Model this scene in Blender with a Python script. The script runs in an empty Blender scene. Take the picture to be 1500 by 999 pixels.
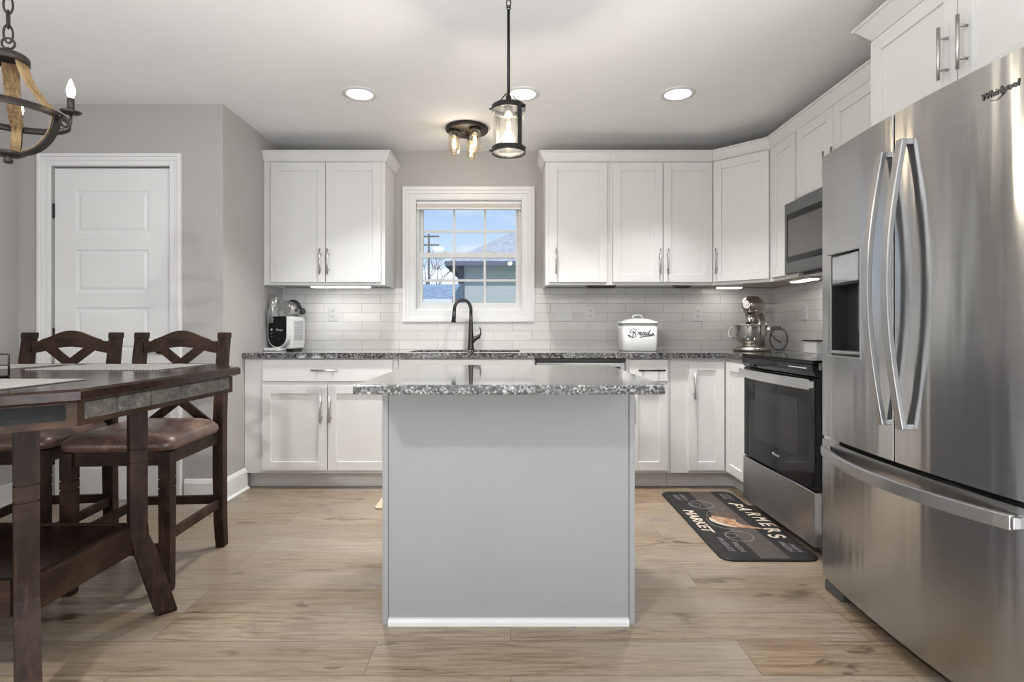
import bpy, bmesh, math, random
from mathutils import Vector, Matrix
random.seed(7)
PI = math.pi
sc = bpy.context.scene
COL = sc.collection

# ------------------------------------------------------------ camera, light, exposure
cam_d = bpy.data.cameras.new('camera'); cam = bpy.data.objects.new('camera', cam_d); COL.objects.link(cam)
cam.location = (0, 0, 1.055); cam.rotation_euler = (PI/2, 0, 0)
cam_d.sensor_width = 36; cam_d.lens = 800/1500*36
cam_d.shift_x = 2/1500; cam_d.shift_y = -16.5/1500
cam_d.clip_start = 0.02; cam_d.clip_end = 300
sc.camera = cam
sc.view_settings.view_transform = 'Standard'; sc.view_settings.look = 'None'
sc.view_settings.gamma = 1; sc.view_settings.use_curve_mapping = False
sc.view_settings.exposure = 0.06
sc.cycles.use_denoising = True
sc.cycles.max_bounces = 10; sc.cycles.diffuse_bounces = 5; sc.cycles.glossy_bounces = 5
sc.cycles.transmission_bounces = 10; sc.cycles.transparent_max_bounces = 16
sc.cycles.caustics_reflective = False; sc.cycles.caustics_refractive = False
sc.cycles.sample_clamp_indirect = 4

world = bpy.data.worlds.new('sky'); sc.world = world; world.use_nodes = True
nt = world.node_tree; nt.nodes.clear()
def wn(t, **k):
    n = nt.nodes.new(t)
    for a, b in k.items(): setattr(n, a, b)
    return n
tc = wn('ShaderNodeTexCoord'); sep = wn('ShaderNodeSeparateXYZ'); nt.links.new(tc.outputs['Generated'], sep.inputs[0])
rmp = wn('ShaderNodeValToRGB'); nt.links.new(sep.outputs['Z'], rmp.inputs[0])
e = rmp.color_ramp.elements
e[0].position = 0.0; e[0].color = (.56, .62, .69, 1); e[1].position = .6; e[1].color = (.14, .27, .55, 1)
x = rmp.color_ramp.elements.new(.12); x.color = (.40, .51, .66, 1)
x = rmp.color_ramp.elements.new(.24); x.color = (.27, .41, .63, 1)
mp = wn('ShaderNodeMapping'); mp.inputs['Scale'].default_value = (1, 1, 2.6); mp.inputs['Location'].default_value = (.35, 0, .1)
nt.links.new(tc.outputs['Generated'], mp.inputs[0])
nz = wn('ShaderNodeTexNoise'); nz.inputs['Scale'].default_value = 5; nz.inputs['Detail'].default_value = 7
nt.links.new(mp.outputs[0], nz.inputs['Vector'])
cr = wn('ShaderNodeValToRGB'); cr.color_ramp.elements[0].position = .52; cr.color_ramp.elements[1].position = .68
nt.links.new(nz.outputs[0], cr.inputs[0])
mx = wn('ShaderNodeMix', data_type='RGBA'); mx.inputs['B'].default_value = (.62, .65, .68, 1)
nt.links.new(cr.outputs[0], mx.inputs['Factor']); nt.links.new(rmp.outputs[0], mx.inputs['A'])
bg = wn('ShaderNodeBackground'); bg.inputs['Strength'].default_value = 1.45
nt.links.new(mx.outputs['Result'], bg.inputs[0])
out = wn('ShaderNodeOutputWorld'); nt.links.new(bg.outputs[0], out.inputs[0])

def area(name, loc, rot, sx, sy, power, color=(1, 1, 1), shape='RECTANGLE', spread=None):
    d = bpy.data.lights.new(name, 'AREA'); d.shape = shape; d.size = sx
    if shape in ('RECTANGLE', 'ELLIPSE'): d.size_y = sy
    d.energy = power; d.color = color
    if spread: d.spread = spread
    o = bpy.data.objects.new(name, d); COL.objects.link(o); o.location = loc; o.rotation_euler = rot
    return o
# added fill lights standing in for daylight, at the solid rear and side walls
area('rear_fill', (-.3, -2.95, 1.0), (math.radians(122), 0, 0), 2.9, 1.7, 6, (.93, .97, 1))
area('left_fill', (-3.0, -1.0, 1.2), (PI/2, 0, -PI/2), 1.9, 1.6, 42, (.91, .96, 1))  # added light, the left wall has no window
area('right_fill', (2.02, -.9, 1.2), (PI/2, 0, PI/2), 1.9, 1.6, 105, (.91, .96, 1))  # added to brighten the left walls, no window on this side
# unseen up-facing light added at floor level to brighten the ceiling
area('floor_up_fill', (-.2, -.75, .03), (PI, 0, 0), 3.8, 2.2, 108, (.90, .955, 1))
sun = bpy.data.lights.new('sun', 'SUN'); sun.energy = 2.7; sun.angle = .01; sun.color = (1, .97, .92)
so = bpy.data.objects.new('sun', sun); COL.objects.link(so); so.rotation_euler = (math.radians(48), 0, math.radians(-20)); so.location = (0, 0, 8)
# a round ceiling lamp behind the camera
area('ceiling_lamp_light', (-1.17, -.25, 2.38), (0, 0, 0), .16, .16, 62, (1, .985, .96), 'DISK')

# ------------------------------------------------------------ materials
def new_mat(name):
    m = bpy.data.materials.new(name); m.use_nodes = True
    n = m.node_tree.nodes; p = n['Principled BSDF']
    return m, m.node_tree, p
def N(t, typ, **k):
    n = t.nodes.new(typ)
    for a, b in k.items(): setattr(n, a, b)
    return n
def coords(t, scale=(1, 1, 1), loc=(0, 0, 0), rot=(0, 0, 0), src='Object'):
    c = N(t, 'ShaderNodeTexCoord'); m = N(t, 'ShaderNodeMapping')
    m.inputs['Scale'].default_value = scale; m.inputs['Location'].default_value = loc; m.inputs['Rotation'].default_value = rot
    t.links.new(c.outputs[src], m.inputs[0]); return m.outputs[0]
def noise(t, vec, scale, detail=3, rough=.5, dist=0):
    n = N(t, 'ShaderNodeTexNoise'); n.inputs['Scale'].default_value = scale; n.inputs['Detail'].default_value = detail
    n.inputs['Roughness'].default_value = rough; n.inputs['Distortion'].default_value = dist
    if vec is not None: t.links.new(vec, n.inputs['Vector'])
    return n.outputs[0]
def ramp(t, fac, stops, interp='LINEAR'):
    r = N(t, 'ShaderNodeValToRGB'); r.color_ramp.interpolation = interp
    el = r.color_ramp.elements
    while len(el) < len(stops): el.new(.5)
    for q, (p, c) in enumerate(stops):
        el[q].position = p; el[q].color = (*c, 1) if len(c) == 3 else c
    t.links.new(fac, r.inputs[0]); return r.outputs[0]
def mixc(t, fac, a, b, mode='MIX'):
    m = N(t, 'ShaderNodeMix', data_type='RGBA', blend_type=mode)
    for s, v in (('Factor', fac), ('A', a), ('B', b)):
        if isinstance(v, (int, float)): m.inputs[s].default_value = v
        elif isinstance(v, tuple): m.inputs[s].default_value = (*v, 1)
        else: t.links.new(v, m.inputs[s])
    return m.outputs['Result']
def bump(t, p, h, strength=.2, dist=.01):
    b = N(t, 'ShaderNodeBump'); b.inputs['Strength'].default_value = strength; b.inputs['Distance'].default_value = dist
    t.links.new(h, b.inputs['Height']); t.links.new(b.outputs[0], p.inputs['Normal'])
def simple(name, col, rough=.5, metal=0, var=.06, scale=8, bmp=0, coat=0, spec=None):
    m, t, p = new_mat(name)
    f = noise(t, coords(t), scale)
    lo = tuple(c*(1-var) for c in col); hi = tuple(min(1, c*(1+var)) for c in col)
    t.links.new(ramp(t, f, [(.3, lo), (.7, hi)]), p.inputs['Base Color'])
    p.inputs['Roughness'].default_value = rough; p.inputs['Metallic'].default_value = metal
    if coat: p.inputs['Coat Weight'].default_value = coat; p.inputs['Coat Roughness'].default_value = .08
    if spec is not None: p.inputs['Specular IOR Level'].default_value = spec
    if bmp: bump(t, p, noise(t, coords(t), 60, 4), bmp, .004)
    return m
def emit(name, col, strength):
    m, t, p = new_mat(name)
    p.inputs['Base Color'].default_value = (*col, 1)
    p.inputs['Emission Color'].default_value = (*col, 1); p.inputs['Emission Strength'].default_value = strength
    return m
def glass(name, tint=(1, 1, 1), gloss=.08, rough=.03, seeded=False):
    m, t, p = new_mat(name); t.nodes.remove(p)
    tr = N(t, 'ShaderNodeBsdfTransparent'); tr.inputs[0].default_value = (*tint, 1)
    gl = N(t, 'ShaderNodeBsdfGlossy'); gl.inputs['Roughness'].default_value = rough; gl.inputs[0].default_value = (1, 1, 1, 1)
    lw = N(t, 'ShaderNodeLayerWeight'); lw.inputs[0].default_value = .35
    ma = N(t, 'ShaderNodeMath', operation='MULTIPLY_ADD'); t.links.new(lw.outputs['Facing'], ma.inputs[0])
    ma.inputs[1].default_value = .5 if gloss > .05 else .25; ma.inputs[2].default_value = gloss; ma.use_clamp = True
    mx = N(t, 'ShaderNodeMixShader'); t.links.new(ma.outputs[0], mx.inputs[0])
    t.links.new(tr.outputs[0], mx.inputs[1]); t.links.new(gl.outputs[0], mx.inputs[2])
    if seeded:
        v = N(t, 'ShaderNodeTexVoronoi'); v.inputs['Scale'].default_value = 120
        t.links.new(coords(t), v.inputs['Vector'])
        b = N(t, 'ShaderNodeBump'); b.inputs['Strength'].default_value = .25; b.inputs['Distance'].default_value = .001
        t.links.new(v.outputs['Distance'], b.inputs['Height']); t.links.new(b.outputs[0], gl.inputs['Normal'])
    t.links.new(mx.outputs[0], t.nodes['Material Output'].inputs[0])
    return m

M = {}
M['wall'] = simple('wall_paint', (.43, .415, .405), .75, var=.015, bmp=.05)
M['ceiling'] = simple('ceiling_paint', (.87, .87, .87), .9, var=.01, bmp=.06)
M['white'] = simple('white_trim_paint', (.78, .78, .775), .38, var=.012)
M['cab'] = simple('cabinet_paint', (.69, .688, .68), .42, var=.012)
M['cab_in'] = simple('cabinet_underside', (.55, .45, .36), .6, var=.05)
M['island'] = simple('island_grey_paint', (.248, .249, .249), .5, var=.02, scale=3)
M['island_white'] = simple('island_trim_paint', (.50, .505, .51), .4, var=.02)
M['nickel'] = simple('brushed_nickel', (.55, .53, .51), .32, 1, .05, 30)
M['black_metal'] = simple('black_metal', (.025, .024, .023), .45, .6, .2, 30)
M['bronze'] = simple('dark_bronze', (.035, .028, .023), .45, .5, .2, 30)
M['faucet'] = simple('black_stainless', (.055, .052, .050), .3, .9, .1, 20)
M['black_glass'] = simple('black_glass', (.007, .007, .008), .07, 0, .1, 5, spec=.25)
M['black_plastic'] = simple('black_plastic', (.02, .02, .021), .4, 0, .1, 20)
M['window_tint'] = simple('oven_window_glass', (.020, .0195, .019), .12, 0, .1, 5, spec=.25)
M['dark_grey'] = simple('dark_grey_metal', (.10, .10, .10), .5, .5, .1)
M['white_plastic'] = simple('white_plastic', (.68, .68, .675), .35, var=.01)
M['enamel'] = simple('white_enamel', (.62, .62, .615), .2, var=.01)
M['silver_paint'] = simple('pewter_metal', (.50, .46, .41), .28, 1, .05, 15)
M['polished'] = simple('polished_steel', (.72, .70, .67), .10, 1, .03, 5)
M['grey_vinyl'] = simple('window_vinyl', (.72, .72, .72), .4, var=.02)
M['shade'] = simple('shade_fabric', (.66, .62, .58), .8, var=.03, scale=30)
M['mat_text'] = simple('cream_print', (.62, .52, .42), .8, var=.15, scale=60)
M['mat_line'] = simple('grey_chalk_print', (.22, .20, .19), .8, var=.2, scale=60)
M['tan_mat'] = simple('tan_mat_fabric', (.50, .38, .27), .9, var=.1, scale=60)
M['steel_line'] = simple('dark_logo', (.10, .10, .10), .4, .6, .1)
M['logo_grey'] = simple('logo_grey_print', (.45, .45, .45), .5, 0, .05)
M['grass'] = simple('lawn', (.16, .20, .10), .95, var=.3, scale=3)
M['haze_roof'] = simple('snowy_roof', (.82, .84, .88), .9, var=.05, scale=2)
M['grey_trim_out'] = simple('house_trim', (.75, .78, .82), .7, var=.03)
M['dark_trim_out'] = simple('dark_gutter', (.12, .15, .19), .7, var=.03)
M['twig'] = simple('bark', (.16, .14, .14), .9, var=.2)
M['diffuser'] = emit('lit_diffuser', (1, .95, .86), 5)
M['diffuser_bar'] = emit('lit_light_bar', (1, .97, .9), 6)
M['filament'] = emit('lit_filament', (1, .70, .35), 30)
M['candle'] = emit('lit_candle_bulb', (1, .84, .62), 14)
M['bulbglass'] = emit('lit_bulb_glass', (1, .72, .42), 2.2)
M['glass'] = glass('window_glass', (1, 1, 1), .01, .02)
M['jar'] = glass('seeded_glass', (.97, .95, .90), .12, .08, True)
M['jar_amber'] = glass('amber_jar_glass', (.98, .93, .82), .10, .06, False)
M['clear'] = glass('clear_plastic', (.86, .87, .87), .24, .12)

def wood_dark(name, scale, base=((.006, .0035, .003), (.020, .009, .0055), (.070, .034, .019)), rough=.5):
    m, t, p = new_mat(name)
    f = noise(t, coords(t, scale), 6, 6, .6, .4)
    g = noise(t, coords(t), 9, 3)
    c = ramp(t, f, [(.25, base[0]), (.55, base[1]), (.85, base[2])])
    c2 = mixc(t, ramp(t, g, [(.45, (0, 0, 0)), (.75, (.6, .6, .6))]), c, base[2])
    t.links.new(c2, p.inputs['Base Color']); p.inputs['Roughness'].default_value = rough
    p.inputs['Specular IOR Level'].default_value = .16
    bump(t, p, f, .15, .002); return m
M['wood_z'] = wood_dark('dark_wood_vertical', (9, 9, 1))
M['wood_x'] = wood_dark('dark_wood_long', (1, 9, 9))
M['wood_y'] = wood_dark('dark_wood_cross', (9, 1, 9), ((.009, .005, .003), (.027, .014, .008), (.075, .042, .024)))
M['wood_top'] = wood_dark('dark_table_top_wood', (1, 8, 8), ((.010, .005, .004), (.024, .012, .009), (.045, .024, .017)), .15)
M['barrel_wood'] = wood_dark('weathered_oak', (22, 22, 2), ((.07, .042, .02), (.24, .16, .08), (.42, .30, .165)), .7)
def leather():
    m, t, p = new_mat('distressed_brown_leather')
    f = noise(t, coords(t), 7, 5, .6, .5)
    c = ramp(t, f, [(.3, (.045, .025, .019)), (.5, (.13, .075, .055)), (.68, (.30, .19, .14))])
    t.links.new(c, p.inputs['Base Color']); p.inputs['Roughness'].default_value = .34
    bump(t, p, noise(t, coords(t), 90, 3), .12, .002); return m
M['leather'] = leather()
def stone():
    m, t, p = new_mat('slate_tile')
    f = noise(t, coords(t, (1, 1, 1.6)), 30, 10, .82, .25); g = noise(t, coords(t), 6, 2)
    c = ramp(t, f, [(.36, (.012, .012, .011)), (.47, (.07, .068, .060)), (.56, (.14, .137, .12)), (.62, (.22, .215, .2)), (.68, (.62, .62, .60))])
    c = mixc(t, g, c, (.18, .13, .10), 'MULTIPLY') if False else mixc(t, ramp(t, g, [(.4, (0, 0, 0)), (.7, (.35, .35, .35))]), c, (.16, .10, .075))
    t.links.new(c, p.inputs['Base Color']); p.inputs['Roughness'].default_value = .42
    bump(t, p, f, 1.0, .010); return m
M['stone'] = stone()
M['slate_dark'] = simple('dark_slate_panel', (.014, .015, .0145), .9, 0, .3, 12, bmp=.3, spec=.15)
ROT = .25
def steel(name, base=.50, rough=.24, streak=1.0, dark=(1, 1, 1)):
    m, t, p = new_mat(name)
    f = noise(t, coords(t, (2, 2, 260)), 3, 4, .6)
    g = noise(t, coords(t, (3.0, 3.0, .22)), 1.5, 3, .55)
    t.links.new(ramp(t, f, [(.3, (base*.93*dark[0],)*3), (.7, (base*1.07*dark[0],)*3)]), p.inputs['Base Color'])
    p.inputs['Metallic'].default_value = 1; p.inputs['Roughness'].default_value = rough
    p.inputs['Anisotropic'].default_value = .9
    tg = N(t, 'ShaderNodeTangent'); tg.direction_type = 'RADIAL'; tg.axis = 'Z'
    t.links.new(tg.outputs[0], p.inputs['Tangent'])
    p.inputs['Anisotropic Rotation'].default_value = ROT
    if streak: bump(t, p, g, .42*streak, .02)
    return m
M['steel'] = steel('brushed_stainless', .46, .20)
M['steel_flat'] = steel('brushed_stainless_range', .42, .30, .2)
M['steel_dark'] = steel('dark_stainless', .20, .34, .1)
M['steel_handle'] = simple('satin_steel_handle', (.44, .44, .445), .36, 1, .04, 20)
def granite():
    m, t, p = new_mat('speckled_granite')
    v = N(t, 'ShaderNodeTexVoronoi'); v.inputs['Scale'].default_value = 150; v.inputs['Randomness'].default_value = 1
    t.links.new(coords(t), v.inputs['Vector'])
    sp = N(t, 'ShaderNodeSeparateColor'); t.links.new(v.outputs['Color'], sp.inputs[0])
    c = ramp(t, sp.outputs[0], [(0, (.018, .018, .019)), (.27, (.06, .058, .056)), (.48, (.10, .10, .097)), (.66, (.17, .165, .16)), (.84, (.25, .245, .235)), (.95, (.38, .365, .35))], 'CONSTANT')
    f = noise(t, coords(t), 22, 3)
    c = mixc(t, ramp(t, f, [(.50, (0, 0, 0)), (.62, (.6, .6, .6))]), c, (.045, .043, .042))
    t.links.new(c, p.inputs['Base Color']); p.inputs['Roughness'].default_value = .10
    p.inputs['Coat Weight'].default_value = 1; p.inputs['Coat Roughness'].default_value = .06; p.inputs['Coat IOR'].default_value = 1.7
    return m
M['granite'] = granite()
def tiles(name, axis, off):
    m, t, p = new_mat(name)
    c = N(t, 'ShaderNodeTexCoord'); s = N(t, 'ShaderNodeSeparateXYZ'); t.links.new(c.outputs['Object'], s.inputs[0])
    cb = N(t, 'ShaderNodeCombineXYZ')
    a = N(t, 'ShaderNodeMath', operation='SUBTRACT'); t.links.new(s.outputs[axis], a.inputs[0]); a.inputs[1].default_value = off
    b = N(t, 'ShaderNodeMath', operation='SUBTRACT'); t.links.new(s.outputs['Z'], b.inputs[0]); b.inputs[1].default_value = .9035
    t.links.new(a.outputs[0], cb.inputs[0]); t.links.new(b.outputs[0], cb.inputs[1])
    br = N(t, 'ShaderNodeTexBrick'); t.links.new(cb.outputs[0], br.inputs['Vector'])
    br.offset = .5; br.offset_frequency = 2
    br.inputs['Scale'].default_value = 1; br.inputs['Brick Width'].default_value = .292; br.inputs['Row Height'].default_value = .0709
    br.inputs['Mortar Size'].default_value = .0013; br.inputs['Mortar Smooth'].default_value = .1; br.inputs['Bias'].default_value = 0
    br.inputs['Color1'].default_value = (.66, .65, .63, 1); br.inputs['Color2'].default_value = (.74, .73, .71, 1)
    br.inputs['Mortar'].default_value = (.30, .29, .28, 1)
    g = noise(t, coords(t, (1, 1, 4)), 5, 3)
    col = mixc(t, ramp(t, g, [(.35, (0, 0, 0)), (.7, (.35, .35, .35))]), br.outputs['Color'], (.60, .59, .575))
    t.links.new(col, p.inputs['Base Color'])
    p.inputs['Roughness'].default_value = .16
    inv = N(t, 'ShaderNodeMath', operation='MULTIPLY_ADD'); t.links.new(br.outputs['Fac'], inv.inputs[0]); inv.inputs[1].default_value = -1; 
    t.links.new(noise(t, coords(t, (1, 1, 3)), 14, 2), inv.inputs[2])
    bump(t, p, inv.outputs[0], .25, .003)
    return m
M['tiles_back'] = tiles('subway_tiles_back', 'X', .454)
M['tiles_right'] = tiles('subway_tiles_right', 'Y', .12)
def floor_mat():
    m, t, p = new_mat('oak_plank_floor')
    v = coords(t)
    br = N(t, 'ShaderNodeTexBrick'); t.links.new(v, br.inputs['Vector'])
    br.offset = .37; br.offset_frequency = 3
    br.inputs['Scale'].default_value = 1; br.inputs['Brick Width'].default_value = 1.22; br.inputs['Row Height'].default_value = .185
    br.inputs['Mortar Size'].default_value = .0012; br.inputs['Mortar Smooth'].default_value = .3; br.inputs['Bias'].default_value = 0
    br.inputs['Color1'].default_value = (.0, .0, .0, 1); br.inputs['Color2'].default_value = (1, 1, 1, 1); br.inputs['Mortar'].default_value = (.5, .5, .5, 1)
    # every plank gets its own piece of grain: shift the grain coordinates by the plank's own random value
    sp = N(t, 'ShaderNodeSeparateColor'); t.links.new(br.outputs['Color'], sp.inputs[0])
    cb = N(t, 'ShaderNodeCombineXYZ')
    for k, q in ((0, 7.3), (1, 3.1), (2, 11.7)):
        mm = N(t, 'ShaderNodeMath', operation='MULTIPLY'); t.links.new(sp.outputs[0], mm.inputs[0]); mm.inputs[1].default_value = q
        t.links.new(mm.outputs[0], cb.inputs[k])
    ad = N(t, 'ShaderNodeVectorMath', operation='ADD'); t.links.new(v, ad.inputs[0]); t.links.new(cb.outputs[0], ad.inputs[1])
    def mapped(s):
        q = N(t, 'ShaderNodeMapping'); q.inputs['Scale'].default_value = s; t.links.new(ad.outputs[0], q.inputs[0]); return q.outputs[0]
    grain = noise(t, mapped((1, 14, 1)), 5, 7, .62, .7)
    fine = noise(t, mapped((1.5, 50, 1)), 8, 4, .6)
    knots = noise(t, mapped((1, 2.6, 1)), 4.2, 3, .5, .8)
    tone = noise(t, mapped((.6, 2, 1)), 1.2, 2)
    base = ramp(t, sp.outputs[0], [(0, (.20, .136, .080)), (.35, (.305, .236, .163)), (.7, (.23, .166, .104)), (1, (.35, .283, .207))])
    c = mixc(t, ramp(t, grain, [(.38, (.95, .95, .95)), (.54, (0, 0, 0))]), base, (.15, .098, .058))
    c = mixc(t, ramp(t, grain, [(.55, (0, 0, 0)), (.8, (.55, .55, .55))]), c, (.41, .335, .255))
    c = mixc(t, ramp(t, fine, [(.40, (.55, .55, .55)), (.56, (0, 0, 0))]), c, (.20, .14, .095))
    c = mixc(t, ramp(t, knots, [(.62, (0, 0, 0)), (.70, (.9, .9, .9))]), c, (.07, .045, .028))
    c = mixc(t, ramp(t, tone, [(.40, (0, 0, 0)), (.62, (.5, .5, .5))]), c, (.30, .26, .222))
    c = mixc(t, br.outputs['Fac'], c, (.075, .052, .038))
    t.links.new(c, p.inputs['Base Color']); 
    t.links.new(ramp(t, grain, [(.3, (.36, .36, .36)), (.7, (.27, .27, .27))]), p.inputs['Roughness'])
    h = N(t, 'ShaderNodeMath', operation='MULTIPLY_ADD'); t.links.new(br.outputs['Fac'], h.inputs[0]); h.inputs[1].default_value = -1.2; t.links.new(fine, h.inputs[2])
    bump(t, p, h.outputs[0], .12, .002)
    return m
M['floor'] = floor_mat()
def siding():
    m, t, p = new_mat('vinyl_siding')
    w = N(t, 'ShaderNodeTexWave', wave_type='BANDS', bands_direction='Z', wave_profile='SAW'); w.inputs['Scale'].default_value = 8
    t.links.new(coords(t), w.inputs['Vector'])
    t.links.new(ramp(t, w.outputs[0], [(0, (.42, .49, .50)), (.25, (.66, .72, .73)), (1, (.74, .79, .80))]), p.inputs['Base Color'])
    p.inputs['Roughness'].default_value = .7; bump(t, p, w.outputs[0], .5, .03); return m
M['siding'] = siding()
def shingle(name, a, b):
    m, t, p = new_mat(name)
    f = noise(t, coords(t, (1, 1, 2)), 9, 6, .7)
    t.links.new(ramp(t, f, [(.35, a), (.6, b), (.78, (.8, .82, .85))]), p.inputs['Base Color']); p.inputs['Roughness'].default_value = .9
    return m
M['shingle'] = shingle('grey_shingles', (.30, .33, .36), (.50, .52, .55))
M['shingle_blue'] = shingle('blue_grey_shingles', (.18, .25, .34), (.36, .45, .56))
def woven():
    m, t, p = new_mat('woven_grey_placemat')
    w = N(t, 'ShaderNodeTexWave', wave_type='BANDS', bands_direction='X'); w.inputs['Scale'].default_value = 28; w.inputs['Distortion'].default_value = 1.5
    t.links.new(coords(t), w.inputs['Vector'])
    f = noise(t, coords(t), 120, 2)
    c = ramp(t, w.outputs[0], [(.3, (.12, .115, .105)), (.6, (.40, .385, .365))])
    t.links.new(mixc(t, .35, c, ramp(t, f, [(.3, (.2, .2, .19)), (.7, (.50, .48, .46))])), p.inputs['Base Color'])
    p.inputs['Roughness'].default_value = .85; bump(t, p, w.outputs[0], .6, .002); return m
M['woven'] = woven()
def mat_wood():
    m, t, p = new_mat('brown_plank_print')
    f = noise(t, coords(t, (1.2, 10, 1)), 8, 5)
    t.links.new(ramp(t, f, [(.3, (.040, .031, .026)), (.7, (.085, .066, .057))]), p.inputs['Base Color']); p.inputs['Roughness'].default_value = .55
    return m
M['mat_brown'] = mat_wood()
M['mat_black'] = simple('charcoal_mat_vinyl', (.014, .0135, .013), .65, 0, .25, 15, spec=.3)
def rooster_mat():
    m, t, p = new_mat('rooster_print')
    f = noise(t, coords(t, (4, 1, 1)), 16, 5, .6, 1)
    t.links.new(ramp(t, f, [(.3, (.16, .07, .035)), (.5, (.34, .17, .085)), (.68, (.55, .40, .28))]), p.inputs['Base Color']); p.inputs['Roughness'].default_value = .7
    return m
M['rooster'] = rooster_mat()
M['rooster_dark'] = simple('dark_feather_print', (.09, .055, .042), .7, 0, .4, 40)
M['rooster_pale'] = simple('pale_feather_print', (.50, .42, .34), .7, 0, .2, 40)

M['screen'] = simple('dispenser_display_glass', (.30, .32, .33), .05, .6, .12, 6, coat=.8)
M['steel_bright'] = simple('bright_satin_steel', (.72, .72, .73), .3, 1, .03, 20)
M['mw_inner'] = simple('microwave_mesh_window', (.075, .073, .07), .15, 0, .05, 20)
# ------------------------------------------------------------ mesh builder
class MB:
    def __init__(s): s.v = []; s.f = []; s.M = Matrix.Identity(4)
    def _add(s, vs, fs, sm=False):
        b = len(s.v); s.v += [tuple(s.M @ Vector(q)) for q in vs]
        flip = s.M.to_3x3().determinant() < 0
        s.f += [((tuple(b+i for i in (reversed(f) if flip else f))), sm) for f in fs]
        return s
    def box(s, x0, x1, y0, y1, z0, z1):
        x0, x1 = sorted((x0, x1)); y0, y1 = sorted((y0, y1)); z0, z1 = sorted((z0, z1))
        v = [(x0,y0,z0),(x1,y0,z0),(x1,y1,z0),(x0,y1,z0),(x0,y0,z1),(x1,y0,z1),(x1,y1,z1),(x0,y1,z1)]
        return s._add(v, [(0,3,2,1),(4,5,6,7),(0,1,5,4),(1,2,6,5),(2,3,7,6),(3,0,4,7)])
    def loft(s, rings, cap=True, sm=False, closed=True):
        n = len(rings[0]); v = [p for r in rings for p in r]; f = []
        for k in range(len(rings)-1):
            for i in range(n if closed else n-1):
                j = (i+1) % n; f.append((k*n+i, k*n+j, (k+1)*n+j, (k+1)*n+i))
        b = len(s.v); s._add(v, f, sm)
        if cap:
            s.f.append((tuple(b+i for i in reversed(range(n))), False)); s.f.append((tuple(b+(len(rings)-1)*n+i for i in range(n)), False))
        return s
    def prism(s, poly, z0, z1):      # poly in xy, counter clockwise
        return s.loft([[(x, y, z0) for x, y in poly], [(x, y, z1) for x, y in poly]])
    def prism_y(s, poly, y0, y1):    # poly in xz
        return s.loft([[(x, y1, z) for x, z in poly], [(x, y0, z) for x, z in poly]])
    def prism_x(s, poly, x0, x1):    # poly in yz
        return s.loft([[(x0, y, z) for y, z in poly], [(x1, y, z) for y, z in poly]])
    def tube(s, pts, r, n=10, cap=True, closed=False):
        pts = [Vector(p) for p in pts]; rs = r if isinstance(r, (list, tuple)) else [r]*len(pts)
        rings = []; up = None
        L = len(pts)
        for k, p in enumerate(pts):
            a = pts[(k-1) % L] if (closed or k > 0) else p; b = pts[(k+1) % L] if (closed or k < L-1) else p
            d = (b-a).normalized()
            if up is None:
                up = Vector((0, 0, 1)) if abs(d.z) < .9 else Vector((1, 0, 0))
            x = d.cross(up).normalized(); y = x.cross(d).normalized(); up = y
            rings.append([tuple(p + x*math.cos(2*PI*i/n)*rs[k] + y*math.sin(2*PI*i/n)*rs[k]) for i in range(n)])
        if closed: rings.append(rings[0])
        return s.loft(rings, cap and not closed, True)
    def cyl(s, a, b, r, r2=None, n=20): return s.tube([a, b], [r, r if r2 is None else r2], n)
    def lathe(s, prof, c=(0, 0, 0), n=32, cap=False):   # prof (radius, z)
        rings = [[(c[0]+r*math.cos(2*PI*i/n), c[1]+r*math.sin(2*PI*i/n), c[2]+z) for i in range(n)] for r, z in prof]
        return s.loft(rings, cap, True)
    def ribbon(s, path, w, t, side):  # flat strip: path points, width along side vector(s), thickness t
        rings = []; P = [Vector(p) for p in path]
        for k, p in enumerate(P):
            d = (P[min(k+1, len(P)-1)]-P[max(k-1, 0)]).normalized()
            sd = Vector(side[k] if isinstance(side, list) else side).normalized(); nn = d.cross(sd).normalized()
            ww = w[k] if isinstance(w, (list, tuple)) else w
            rings.append([tuple(p+sd*a*ww/2+nn*b*t/2) for a, b in ((-1,-1),(1,-1),(1,1),(-1,1))])
        return s.loft(rings)
    def sphere(s, c, rx, ry=None, rz=None, n=16, m=10):
        ry = ry or rx; rz = rz or rx
        rings = [[(c[0]+rx*math.sin(PI*k/m)*math.cos(2*PI*i/n), c[1]+ry*math.sin(PI*k/m)*math.sin(2*PI*i/n), c[2]-rz*math.cos(PI*k/m)) for i in range(n)] for k in range(1, m)]
        return s.loft(rings, True, True)
    def build(s, name, m, parent=None, bevel=0, seg=2, smooth_all=False, sub=0, kind=None, label=None):
        org = Vector((0, 0, 0)); q = parent
        while q is not None: org += q.location; q = q.parent
        me = bpy.data.meshes.new(name); me.from_pydata([tuple(Vector(v)-org) for v in s.v], [], [f for f, _ in s.f])
        for p, (_, sm) in zip(me.polygons, s.f): p.use_smooth = sm or smooth_all
        me.update(); me.materials.append(M[m] if isinstance(m, str) else m)
        bm = bmesh.new(); bm.from_mesh(me); bmesh.ops.recalc_face_normals(bm, faces=bm.faces); bm.to_mesh(me); bm.free()
        o = bpy.data.objects.new(name, me); COL.objects.link(o)
        if parent is not None: o.parent = parent
        if bevel:
            b = o.modifiers.new('bevel', 'BEVEL'); b.width = bevel; b.segments = seg; b.limit_method = 'ANGLE'; b.angle_limit = math.radians(40)
        if sub:
            b = o.modifiers.new('sub', 'SUBSURF'); b.levels = sub; b.render_levels = sub
        if kind: o['kind'] = kind
        if label: o['label'] = label
        return o
def tag(o, label, cat, group=None):
    o['label'] = label; o['category'] = cat
    if group: o['group'] = group
    return o
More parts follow.
